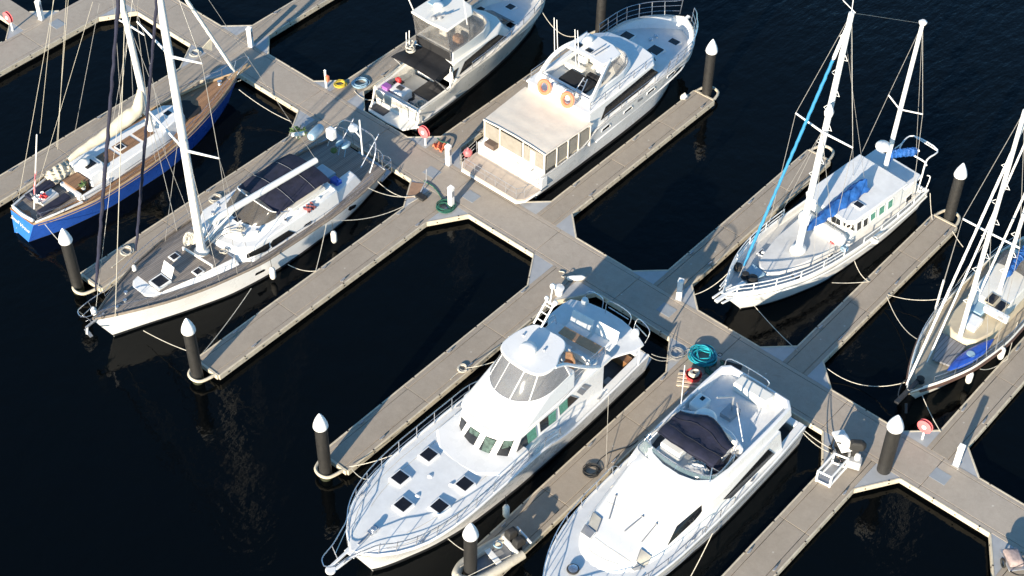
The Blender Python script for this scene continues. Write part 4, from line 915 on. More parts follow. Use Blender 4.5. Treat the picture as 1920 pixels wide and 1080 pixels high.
    t = loose('dinghy_chair', 'white folding chair with grey frame on the transom under the cream awning', 'chair', B, B.p(990,308,1.75)); mb = MB(); mb.box(-.35,.35,-.45,.45,.1,.2); mb.slab([(.35,-.45,.15),(.35,.45,.15),(.5,.45,.75),(.5,-.45,.75)],.06); mb.done('seat', M['wht'], t, bevel=.03); mb = MB(); mb.tube(curve([(-.3,-.5,0),(.3,-.5,.2),(.52,-.48,.8),(.52,.48,.8),(.3,.5,.2),(-.3,.5,0)],4), .03); mb.done('frame', M['grey'], t)
    return B
BD = boat_D()
# ------------------------------------------------------------------ fishing cruiser with the black bimini
def boat_C():
    B = Boat('fishing_cruiser', 'white flybridge fishing cruiser with a black bimini and an open cluttered cockpit', 'motor boat', -16.65, 3.55, 91)
    g = M['gel2']
    B.hull([(0,1.84,1.58),(1.5,1.88,1.62),(2.6,1.92,1.7),(3.4,1.94,1.98),(5,1.97,2.04),(6.5,1.98,2.14),(8.5,1.95,2.42),(10.5,1.75,2.6),(12,1.25,2.66),(13.2,.55,2.7),(13.75,.06,2.72)],
           [(0,1.5),(3,1.45),(6,1.32),(9,.98),(11.5,.45),(12.7,.03)], [g, M['anti'], M['boot']], flare=1.9)
    dkc = lambda x: -.12-max(0, x-7.4)*.14
    B.deck(3.1, 13.5, M['nonskid'], inset=.16, dzf=dkc, camber=.06)
    for s in (1,-1): mb = MB(); mb.grid([[B.E(6.5+7.1*i/20,.15,.02,s) for i in range(21)],[B.E(6.5+7.1*i/20,.15,dkc(6.5+7.1*i/20)-.05,s) for i in range(21)]]); B.ob(mb,'bulwark',g); B.edge(.1, 13.7, g, r=.09, dz=.03, inset=.07, name='gunwale', h=.06)
    for s in (1,-1): B.strip(.0, 3.4, s, g, .0, .30, .02); mb = MB(); mb.grid([[B.E(.1+3.2*i/8,.30,.0,s) for i in range(9)],[B.E(.1+3.2*i/8,.30,-.9,s) for i in range(9)]]); B.ob(mb, 'cockpit_liner', g)
    B.box('transom_top', g, 0, .35, -1.75, 1.75, .7, 1.5, bevel=.05); B.box('cockpit_sole', M['greydeck'], .3, 3.3, -1.75, 1.75, .62, .72)
    mb = MB(); mb.prism([(-.85,-1.25),(-.95,0),(-.85,1.5),(-.5,1.75),(0,1.8),(0,-1.8),(-.3,-1.6)], .42, .54); B.ob(mb, 'swim_platform', M['gel2'], bevel=.02); B.box('platform_mat', M['pit'], -.7,-.1,.45,1.6,.54,.56)
    mb = MB(); mb.tube([(-.6,1.55,.55),(-.2,1.7,.9),(0,1.75,1.5)], .06); B.ob(mb, 'boarding_rail', g)
    # cockpit clutter
    t = loose('bait_station', 'white box with a sink in the fishing cruiser cockpit', 'bait table', B, (1.0,.62,.72)); mb = MB(); mb.prism([(-.45,-.62),(.35,-.62),(.35,.55),(-.45,.55)],0,.78); mb.done('cabinet', M['wht'], t, bevel=.04); mb = MB(); mb.box(-.15,.15,-.2,.2,.77,.86); mb.done('tap', M['pit'], t)
    t = loose('crate', 'purple plastic crate against the stern corner of the fishing cruiser', 'crate', B, (.5,1.25,.95)); mb = MB(); mb.box(-.2,.2,-.22,.22,0,.7); mb.done('body', M['purple'], t, bevel=.05); mb = MB(); mb.box(-.22,.22,-.24,.24,.7,.77); mb.done('lid', M['purple'], t, bevel=.03)
    B.box('engine_hatch', M['pit'], 1.9,3.6,-1.0,.5,.72,.76); B.box('hatch_lid', M['alu'], 1.0,1.6,-.9,.2,.72,.9); B.box('ladder_seat', M['wht'], 3.4,4.2,.2,1.5,.72,1.6, bevel=.06); B.box('tackle_locker', M['lblue'], 2.2,3.9,-1.62,-1.3,.72,1.35, bevel=.04)
    for px, py, lab in ((768,183,'dark bundle of gear on the fishing cruiser cockpit floor'),(787,198,'coil of white line on the fishing cruiser cockpit floor')):
        p = B.p(px,py,.85); t = loose('gear_bundle', lab, 'gear', B, (p.x,p.y,.74)); mb = MB()
        for i in range(5): mb.torus((random.uniform(-.15,.15),random.uniform(-.15,.15),.06+.05*i), .2+.03*i, .05, (random.uniform(-.4,.4),random.uniform(-.4,.4),1), 14, 6)
        mb.done('coil', M['drope'] if 'dark' in lab else M['rope'], t)
    t = loose('folding_seat', 'small folding seat with red and white gear in the fishing cruiser cockpit', 'gear', B, (1.55,1.25,.74)); mb = MB(); mb.box(-.25,.25,-.25,.25,.5,.6); mb.done('seat', M['pit'], t, bevel=.03)
    for a in (-.2,.2):
        for b_ in (-.2,.2): mb = MB(); mb.tube([(a,b_,0),(a*.9,b_*.9,.5)], .03); mb.done('leg', M['wht'], t)
    mb = MB(); mb.box(-.2,.05,-.2,.1,.6,.95); mb.done('bag', M['red'], t, bevel=.05)
    # saloon
    sal = B.cabin(mirror([(3.15,1.62),(8.0,1.60),(9.3,1.2),(9.8,.45)]), 1.7, mirror([(3.2,1.50),(7.2,1.48),(8.0,1.1),(8.3,.4)]), 3.0, g, 'saloon', .05)
    wpane(B, Z(660,0,4.319,[(868,605),(912,500),(1150,300),(1175,278),(1260,290),(1200,335)]), ((3.15,-1.62,1.7),(8.0,-1.60,1.7),(7.2,-1.48,3.0)), 'side_window', M['glass'], sal, .03, (3.2,8.1), (2.02,2.93))
    wpane(B, Z(660,0,4.319,[(790,670),(818,580),(858,548),(835,640)]), ((3.15,-1.62,1.7),(8.0,-1.60,1.7),(7.2,-1.48,3.0)), 'side_window', M['glass'], sal, .03, (3.2,4.2), (2.02,2.9))
    mb = MB(); mb.slab([(9.6,-.9,2.25),(9.6,.9,2.25),(8.35,.8,2.98),(8.35,-.8,2.98)], .03, n=(.5,0,1)); B.ob(mb, 'windscreen', M['glass'])
    B.cabin(mirror([(3.2,1.66),(7.2,1.64),(8.2,1.2),(8.5,.45)]), 2.98, mirror([(3.25,1.62),(7.1,1.6),(8.1,1.15),(8.4,.42)]), 3.1, g, 'saloon_roof', .04)
    # flybridge with clears and hardtop
    o_ = mirror([(3.4,1.42),(6.2,1.45),(7.2,1.05),(7.5,.4)]); mb = MB(); mb.loft([[(x,y,3.08) for x, y in o_],[(lerp(5.4,x,.97),y*.96,3.7) for x, y in o_],[(lerp(5.4,x,.90),y*.88,3.7) for x, y in o_],[(lerp(5.4,x,.90),y*.88,3.12) for x, y in o_]], c0=False, c1=False); B.ob(mb, 'flybridge_coaming', g, bevel=.03)
    B.box('flybridge_sole', M['gel2'], 3.6,6.8,-1.25,1.25,3.09,3.13, bevel=0)
    hw = 1.38; zt = 5.42; ht = [(2.95,-1.45),(5.2,-1.42),(5.7,-.9),(5.85,0),(5.7,.9),(5.2,1.42),(2.95,1.4),(2.85,0)]
    mb = MB(); mb.prism(ht, zt, zt+.16); ht_ = B.ob(mb, 'hardtop', g, bevel=.06)
    B.box('hardtop_hatch', M['lblue'], 4.2,5.0,.7,1.25,zt+.15,zt+.19, par=ht_)
    for s in (1,-1):
        for x in (3.1,5.0): mb = MB(); mb.tube([(x+.25*(x<4),s*1.36,2.9),(x,s*1.3,zt+.02)], .035); B.ob(mb, 'hardtop_post', M['steel'])
    lo = [Vector(p) for p in ((3.35,-1.38,3.7),(5.2,-1.38,3.7),(6.5,-1.2,3.7),(7.1,-.5,3.7),(7.1,.5,3.7),(6.5,1.2,3.7),(5.2,1.38,3.7),(3.35,1.38,3.7))]; hi = [Vector(p) for p in ((3.0,-1.36,zt),(4.2,-1.36,zt),(5.15,-1.3,zt),(5.65,-.5,zt),(5.65,.5,zt),(5.15,1.3,zt),(4.2,1.36,zt),(3.0,1.36,zt))]
    mb = MB(); mb.grid([curve(lo,4),curve(hi,4)], t=.008); B.ob(mb, 'clear_curtain', M['vinyl'], smooth=60)
    mb = MB(); mb.slab([(3.3,-1.34,3.1),(3.3,1.34,3.1),(3.25,1.34,3.75),(3.25,-1.34,3.75)], .02); B.ob(mb, 'canvas_panel', M['black'])
    mb = MB(); mb.slab([(3.25,-1.3,3.75),(3.25,1.3,3.75),(3.02,1.3,zt),(3.02,-1.3,zt)], .008); B.ob(mb, 'clear_curtain', M['clear2'])
    B.box('helm_console', M['gel2'], 5.6,6.3,-.7,.7,2.93,3.75, bevel=.06)
    for y in (-.55,.5): B.box('helm_seat', M['tan'] if y < 0 else M['gel2'], 4.6,5.1,y-.28,y+.28,3.1,3.75, bevel=.1)
    B.radar((4.2,.35,zt+.3), .3, .22, par=ht_); B.box('radar_plinth', M['wht'], 4.05,4.35,.2,.5,zt+.1,zt+.32, par=ht_)
    for x, y in ((3.6,-.3),(3.3,-.1)): mb = MB(); mb.lathe([(.2,0),(.18,.1),(.08,.2)],(x,y,zt+.14),12); mb.tube([(x,y,zt+.2),(x+.4,y-.5,zt+.45)],.035); B.ob(mb, 'spotlight', M['grey'], ht_)
    for s in (1,-1): B.stay((4.6 if s < 0 else 3.4,s*1.5,zt-.3), (1.5,s*3.4,zt+8), .035, M['wht'], 'outrigger')
    # black bimini over the cockpit
    rows = [[(lerp(1.45,3.3,i/8), (k/4-1)*lerp(1.72,1.5,i/8), 3.0+.10*(1-(k/4-1)**2)+.04*math.sin(i)) for k in range(9)] for i in range(9)]
    mb = MB(); mb.grid(rows, t=.03); mb.grid([rows_[:1]+[(rows_[0][0],rows_[0][1]-.02,2.6)] for rows_ in rows]); B.ob(mb, 'bimini', M['black'])
    for s in (1,-1): mb = MB(); mb.tube([(1.5,s*1.7,3.0),(2.6,s*1.88,1.5)], .03); mb.tube([(3.1,s*1.5,3.0),(2.6,s*1.88,1.5)], .03); B.ob(mb, 'bimini_frame', M['steel'])
    p = B.p(770,93,3.2); t = loose('rope_heap', 'heap of white ropes and a small rod rack on the black bimini', 'rope', B, (p.x,p.y,3.14)); mb = MB()
    for i in range(6): mb.torus((random.uniform(-.2,.2),random.uniform(-.2,.2),.05+.05*i), .18+.02*i, .045, (random.uniform(-.5,.5),random.uniform(-.5,.5),1), 14, 6)
    mb.done('coil', M['rope'], t)
    for q in (-.15,.1): mb = MB(); mb.tube([(q,.2,.1),(q+.1,.25,1.2)], .03); mb.done('rod', M['wht'], t)
    B.guard([4.6,5.8,7.0,8.2,9.4,10.6,11.7,12.6,13.2], M['steel'], .55, (1,), side=-1, r=.025); B.guard([4.6,5.8,7.0,8.2,9.4,10.6,11.7,12.6,13.2], M['steel'], .55, (1,), side=1, r=.025)
    for px, py in ((957,18),(957,55),(900,25)): p = B.p(px,py,1.9); B.hatch((p.x,p.y,B.E(p.x).z+dkc(p.x)+.04), .62,.62,.06)
    return B
BC = boat_C()
def shroud(B, top, tips, chain, r=.012):
    for a, b_ in zip([top]+tips, tips+[chain]): B.stay(a, b_, r, M['wire'])
# ------------------------------------------------------------------ white ketch with the weathered teak deck
def boat_B():
    B = Boat('white_sailing_yacht', 'big white sailing yacht with grey teak deck, navy bimini and two navy furled headsails', 'sailing yacht', -15.1, -1.0, -91.1)
    h = B.hull([(0,2.1,1.24),(2,2.5,1.2),(5,2.74,1.18),(9,2.74,1.26),(12,2.42,1.46),(14.5,1.86,1.66),(16.5,1.08,1.8),(18,.35,1.88),(18.55,.05,1.92)],
           [(.5,1.7),(4,2.45),(8,2.62),(11,2.32),(13.7,1.5),(16,.62),(17.6,.03)], [M['gel'], M['anti'], M['boot']], flare=1.3, boot=(.06,.18))
    B.deck(.1, 18.45, M['gteak'], inset=.03, dz=-.03, camber=.12); B.edge(.05, 18.5, M['gteakt'], r=.045, dz=.04, inset=.04, h=.09)
    for w in (Z(480,270,4,[(690,495),(700,470),(745,452),(752,462),(740,478),(705,500)]), Z(480,270,4,[(-8,985),(0,968),(60,938),(68,945),(60,955),(0,985)])): pane(B, h, w, 'porthole', M['glass'], h, .015, sub=2)
    # low trunk ahead of the mast, teak topped
    tr = B.cabin(mirror([(10.6,1.98),(13,1.62),(15.5,1.02),(15.85,.62)]), 1.4, mirror([(10.7,1.72),(13,1.38),(15.35,.82),(15.65,.48)]), 1.86, M['gel'], 'trunk', .05)
    mb = MB(); mb.prism(mirror([(10.8,1.70),(13,1.36),(15.0,.90)]), 1.855, 1.878); B.ob(mb, 'trunk_deck', M['gteak'], smooth=0)
    p = B.p(300,527,2.0); hb = B.box('hatch', M['wht'], p.x-.42,p.x+.42,p.y-.42,p.y+.42,1.84,2.02); B.box('glass', M['hatch'], p.x-.33,p.x+.33,p.y-.33,p.y+.33,2.01,2.035, par=hb)
    mb = MB(); mb.slab([(p.x-.45,p.y-.4,2.08),(p.x-.45,p.y+.4,2.08),(p.x-.75,p.y+.4,2.7),(p.x-.75,p.y-.4,2.7)], .04); B.ob(mb, 'hatch_lid', M['wht'], hb, bevel=.02)
    for px, py in ((327,480),(371,508)): q = B.p(px,py,1.95); B.hatch((q.x,q.y,1.87), .5,.5,.06)
    # main deckhouse
    ho = B.cabin(mirror([(3.6,2.15),(5,2.28),(10.0,2.28),(10.9,1.7),(11.3,.5)]), 1.05, mirror([(3.6,2.0),(5,2.10),(9.6,2.10),(10.3,1.5),(10.6,.45)]), 2.1, M['gel'], 'deckhouse', .06); B.cabin(mirror([(3.6,1.8),(9.2,1.8),(9.9,1.3),(10.2,.4)]), 2.08, mirror([(3.7,1.6),(9.0,1.55),(9.6,1.1),(9.8,.35)]), 2.36, M['gel'], 'coachroof', .08)
    wins = (Z(140,380,4,[(1255,442),(1290,390),(1455,300),(1462,338),(1440,362)]), Z(480,270,4,[(105,752),(125,722),(242,648),(292,662),(272,682),(122,778)]), Z(480,270,4,[(352,628),(368,604),(412,576),(418,586),(405,602)]), Z(140,380,4,[(1078,352),(1092,348),(1187,398),(1172,412),(1085,372)]))
    for w in wins:
        pane(B, ho, w, 'window', M['glass'], ho, .04, sub=3) if w is wins[-1] else wpane(B, w, ((5,2.28,1.05),(10.0,2.28,1.05),(9.6,2.10,2.1)), 'window', M['glass'], ho, .03, (3.9,10.25), (1.27,2.03))
    rail_pts = [B.E(x, .5, .25, s) for x, s in ((2,1),(4,1))]
    # mast, boom, spreaders
    base = B.p(378,470,2.0); mp = B.y(300,0,base.y); d = (mp-base); top = base+d*1.32
    B.mast(base, top, .24, .17); mb = MB(); mb.lathe([(.42,0),(.4,.1),(.3,.16),(.25,.22)], (base.x,base.y,1.95), 16); B.ob(mb, 'mast_collar', M['gel2'])
    for (px,py), (lx,ly) in (((347,282),(411,297)),((320,106),(379,119))):
        a = B.y(px,py,base.y); e = B.x(lx,ly,a.x-.05); o = Vector((e.x, 2*a.y-e.y, e.z))
        for k in (e, o): mb = MB(); mb.tube([a,k], [.075,.045], 8); B.ob(mb, 'spreader', M['mast'])
        if py > 200: lo_t = [e, o]
        else: up_t = [e, o]
    for i, s in ((0,1),(1,-1)):
        ch = B.E(11.2,.1,.05,s); shroud(B, top, [up_t[i], lo_t[i]], ch, .016); B.stay(lo_t[i], B.E(10.2,.25,.05,s), .013); B.stay(base+d*.55, B.E(12.2,.2,.05,s), .013)
    stem = B.p(178,592,1.98); inner = B.p(252,505,1.85); B.stay(stem, top, .012)
    B.furled(stem+Vector((0,0,.3)), B.y(223,0,stem.y*.5+base.y*.5)+(B.y(223,0,stem.y*.5+base.y*.5)-stem)*.3, .085, M['navy'], t1=1.0, wob=.35)
    t2 = B.y(294,0,base.y); B.furled(inner, t2+(t2-inner)*.3, .075, M['navy'], t1=1.0, wob=.35); B.stay(B.p(216,595,1.9), B.y(235,0,base.y*.5-.1)+Vector((0,0,.01)), .022, M['hal'], 'halyard')
    mb = MB(); mb.lathe([(.05,-.25),(.14,-.18),(.15,.1),(.06,.25)], stem+Vector((0,0,.35)), 12); B.ob(mb, 'furling_drum', M['wht']); mb = MB(); mb.lathe([(.05,-.2),(.11,-.15),(.11,.1),(.05,.2)], inner+Vector((0,0,.1)), 12); B.ob(mb, 'furling_drum', M['wht'])
    a, b_ = B.p(393,417,3.3), B.p(593,300,3.3); mb = MB(); mb.tube([a,b_], [.19,.17], 10); B.ob(mb, 'boom', M['mast']); B.stay(b_, top, .012, M['wire']); mb = MB(); mb.tube([(base.x-.1,base.y,2.4),(a.x-1.6,a.y+.1,3.15)], .06, 8); B.ob(mb, 'boom_vang', M['mast'])
    # halyards and coils at the mast foot, mast pulpits
    for k in range(5): B.stay((base.x+.12*math.cos(k*1.3),base.y+.25*math.sin(k*1.3),2.1), base.lerp(top,.5+.1*k)+Vector((.1*math.cos(k),.18*math.sin(k*1.3),0)), .012, M['hal'], 'halyard')
    mb = MB()
    for k in range(6): mb.torus((base.x-.05+.05*k,base.y-.75-.04*k,2.35+.1*math.sin(k)), .28, .04, (1,.3*math.sin(k),.5), 16, 5)
    B.ob(mb, 'rope_coil', M['rope'])
    mb = MB(); p0, p1 = B.p(343,464,2.15), B.p(398,498,2.15); mb.tube([p0,p1], .07, 8); B.ob(mb, 'rope_rail', M['gel2'])
    for p_ in (p0,p1): mb = MB(); mb.tube([p_,(p_.x,p_.y,1.95)], .05, 6); B.ob(mb, 'rail_foot', M['gel2'])
    for x_,y_ in ((9.6,1.2),(9.6,-1.2),(8.9,1.55),(8.9,-1.55),(7.2,1.85),(7.2,-1.85)): B.winch((x_,y_,2.05 if abs(y_) > 1.7 else 2.33),.1,.2)
    for k in range(7): mb = MB(); mb.tube(curve([(base.x-.2,base.y+.1*(k-3),2.15),(10.3,.16*(k-3),2.42),(9.5,.34*(k-3),2.42)],4),.018,5); B.ob(mb,'line',M['hal'] if k % 2 else M['drope'])
    for cx,cy,n_ in ((9.3,.8,'rope'),(9.35,-.7,'hal'),(10.8,1.1,'rope')): mb = MB(); [mb.torus((cx+.05*i,cy+.04*math.sin(i*2),2.42+.03*i if cx < 10 else 2.0+.03*i),.16+.02*math.sin(i*3),.025,(.2*math.sin(i),.2*math.cos(i),1),14,5) for i in range(4)]; B.ob(mb,'rope_coil',M[n_])
    B.hatch((9.0,.1,2.36),.5,.5,.05)
    # dodger and navy bimini
    rows = [[(lerp(7.5,3.7,i/10), (k/5-1)*1.62, 2.72+.26*(1-abs(k/5-1)**2.3)+.05*math.sin(math.pi*i/5)**2-.08*(abs(i/10-.5)*2)**3) for k in range(11)] for i in range(11)]
    mb = MB(); mb.grid(rows, t=.03); bi = B.ob(mb, 'bimini', M['navy'], smooth=70)
    for i in (3,7): mb = MB(); mb.tube([Vector(p)+Vector((0,0,.02)) for p in rows[i]], .010, 5); B.ob(mb, 'seam', M['grey'], bi)
    for s in (1,-1):
        mb = MB(); mb.tube([(4.2,s*1.62,2.7),(5.5,s*1.75,1.9)], .025); mb.tube([(7.3,s*1.62,2.7),(5.5,s*1.75,1.9)], .025); B.ob(mb, 'bimini_frame', M['steel'])
    lo = curve([Vector(p) for p in ((7.6,-1.5,2.32),(8.6,-1.3,2.34),(9.0,-.5,2.36),(9.0,.5,2.36),(8.6,1.3,2.34),(7.6,1.5,2.32))],4); hi = curve([Vector(p) for p in ((7.5,-1.5,2.78),(7.7,-1.3,2.86),(7.8,-.5,2.95),(7.8,.5,2.95),(7.7,1.3,2.86),(7.5,1.5,2.78))],4)
    mb = MB(); mb.grid([lo,hi], t=.008); B.ob(mb, 'dodger', M['smoke'], smooth=60); mb = MB(); mb.tube(lo,.03,6); mb.tube(hi,.03,6); B.ob(mb, 'dodger_frame', M['wht'])
    mb = MB(); mb.torus((7.9,-.3,2.45), .42, .035, (1,0,.9), 24, 6); B.ob(mb, 'steering_wheel', M['wht'])
    # cockpit well and gear
    B.box('cockpit', M['pit'], 3.9,6.8,-1.3,1.3,2.3,2.34, bevel=0)
    B.box('cockpit_bench', M['gel2'], 4.2,6.6,1.3,1.75,2.3,2.5); B.cabin([(1.4,.9),(1.5,1.75),(3.8,2.15),(3.8,1.0)],1.1,[(1.8,1.05),(1.85,1.62),(3.8,1.95),(3.8,1.15)],1.8,M['gel'],'aft_coaming',.06); B.box('aft_hatch', M['lblue'], 2.4,3.5,-.5,.6,1.48,1.75, bevel=.05)
    for px,py,c,n_,lab in ((630,342,'bluep','fuel_can','blue jerry can on the aft deck of the big white sailing yacht'),):
        q = B.p(px,py,1.8); t = loose(n_, lab, 'can', B, (q.x,q.y,1.48)); mb = MB(); mb.prism([(-.2,-.28),(.2,-.28),(.2,.28),(-.2,.28)],0,.55); mb.lathe([(.06,.5),(.06,.66)],(0,.15,0),8); mb.done('body', M[c], t, bevel=.05)
    for px,py in ((606,346),(567,365),(624,355),(612,338),(597,372)): q = B.p(px,py,2.1); mb = MB(); mb.ball((q.x,q.y,2.1), (.16,.13,.12)); mb.tube([(q.x,q.y,1.5),(q.x,q.y,2.1)],.04); B.ob(mb, 'winch_cover', M['wht'])
    t = loose('towel', 'dark red and white clothes bundle beside the cockpit of the big white sailing yacht', 'clothes', B, B.p(580,390,2.05)); mb = MB(); mb.grid([[(.6*(i/6-.5),.5*(k/6-.5),.08+.09*math.sin(i*2.2+k)) for k in range(7)] for i in range(7)], t=.08); mb.done('fabric', mat('dark_red_cloth',(.22,.06,.06),.9,var=.5,scale=9), t, smooth=60)
    # stern arch, davits, pole with dome
    mb = MB()
    for s in (1,-1): mb.tube(curve([(.9,s*1.7,1.4),(.3,s*1.6,2.4),(-.1,s*1.1,3.0),(-.1,0,3.1)],4), .04); mb.tube([(.9,s*1.0,1.4),(-.6,s*1.0,2.9)], .035)
    B.ob(mb, 'stern_arch', M['steel'])
    q = B.p(592,248,3.2); mb = MB(); mb.lathe([(.05,-.62),(.24,-.58),(.27,-.4),(.27,.5),(.2,.62),(.02,.64)], q, 14, axis=(.5,.2,.1)); B.ob(mb, 'life_raft_tube', M['lblue']); mb = MB(); mb.bar(q+Vector((.4,-.5,-.1)),q+Vector((.9,-1.0,-.2)),.16,.16); B.ob(mb, 'fender_board', M['gel2'])
    q = B.p(621,249,3.0); B.box('outboard_cover', M['wht'], q.x-.22,q.x+.22,q.y-.26,q.y+.26,q.z-.4,q.z+.3, bevel=.1)
    a = B.p(680,292,1.6); b_ = B.x(674,225,a.x); mb = MB(); mb.tube([a,b_], .045, 8); B.ob(mb, 'stern_pole', M['mast']); q = B.x(663,242,a.x-.1); mb = MB(); mb.lathe([(.28,0),(.3,.08),(.24,.2),(0,.26)], q, 16); mb.tube([q,(a.x,a.y,q.z-.2)],.04); B.ob(mb, 'satellite_dome', M['wht'])
    for px,py in ((638,268),(649,272)): q = B.p(px,py,2.2); mb = MB(); mb.ball(q, (.34,.16,.2)); mb.tube([q,q+Vector((.2,0,-.75))],.03); B.ob(mb, 'horseshoe_buoy', M['lblue'])
    q = B.p(626,282,2.0); mb = MB(); mb.ball(q,(.2,.2,.16)); B.ob(mb, 'green_buoy', M['leaf'])
    mb = MB(); 
    for s in (1,-1): mb.tube(curve([(.2,s*2.0,2.1),(-.15,s*1.6,2.15),(-.2,s*.6,2.15)],4), .022); [mb.tube([(x,s*y,1.4),(x,s*y,2.12)],.02) for x,y in ((.2,2.0),(-.1,1.4),(-.15,.7))]
    B.ob(mb, 'pushpit', M['steel'])
    mb = MB(); mb.prism([(-.75,-.9),(-.75,1.7),(.2,1.9),(.2,-1.1)], .35,.45); B.ob(mb, 'boarding_platform', M['alu'], bevel=.02); mb = MB()
    for z in (.9,1.3): mb.tube(curve([(-.1,.9,z),(-.75,1.1,z),(-.75,1.7,z),(-.1,1.8,z)],4), .02)
    for p_ in ((-.75,1.1),(-.75,1.7),(-.1,.9),(-.1,1.8)): mb.tube([(*p_,.45),(*p_,1.3)],.02)
    B.ob(mb, 'platform_rail', M['steel'])
    # guard wires, pulpit, anchor
    xs = [1.2,3.2,5.2,7.2,9.2,11.2,13,14.6,16,17.2]
    for s in (1,-1): B.guard(xs, M['steel'], .65, (1,.5), side=s, r=.014, wire=.008, inset=.08)
    mb = MB()
    for s in (1,-1): mb.tube(curve([B.E(17.2,.08,.7,s),Vector((18.2,s*.5,2.72)),Vector((19.0,s*.35,2.75)),Vector((19.2,0,2.75))],4), .024); mb.tube([(18.2,s*.32,1.95),(18.3,s*.48,2.72)],.02); mb.tube([(18.7,s*.1,2.0),(19.05,s*.33,2.74)],.02); mb.tube([(18.2,s*.4,2.35),(19.05,s*.2,2.35)],.018)
    B.ob(mb, 'pulpit', M['steel']); mb = MB(); mb.bar((17.9,.1,1.98),(19.1,.15,1.9),.1,.08); mb.bar((19.0,.15,1.9),(19.15,.2,1.5),.12,.06); mb.bar((19.0,-.1,1.55),(19.1,.5,1.5),.16,.06); B.ob(mb, 'anchor', M['alu'])
    for x,y in ((16.6,.1),(16.2,-.35),(17.2,.2)): B.winch((x,y,B.E(x).z+.03), .1,.18,'windlass')
    return B
BB = boat_B()
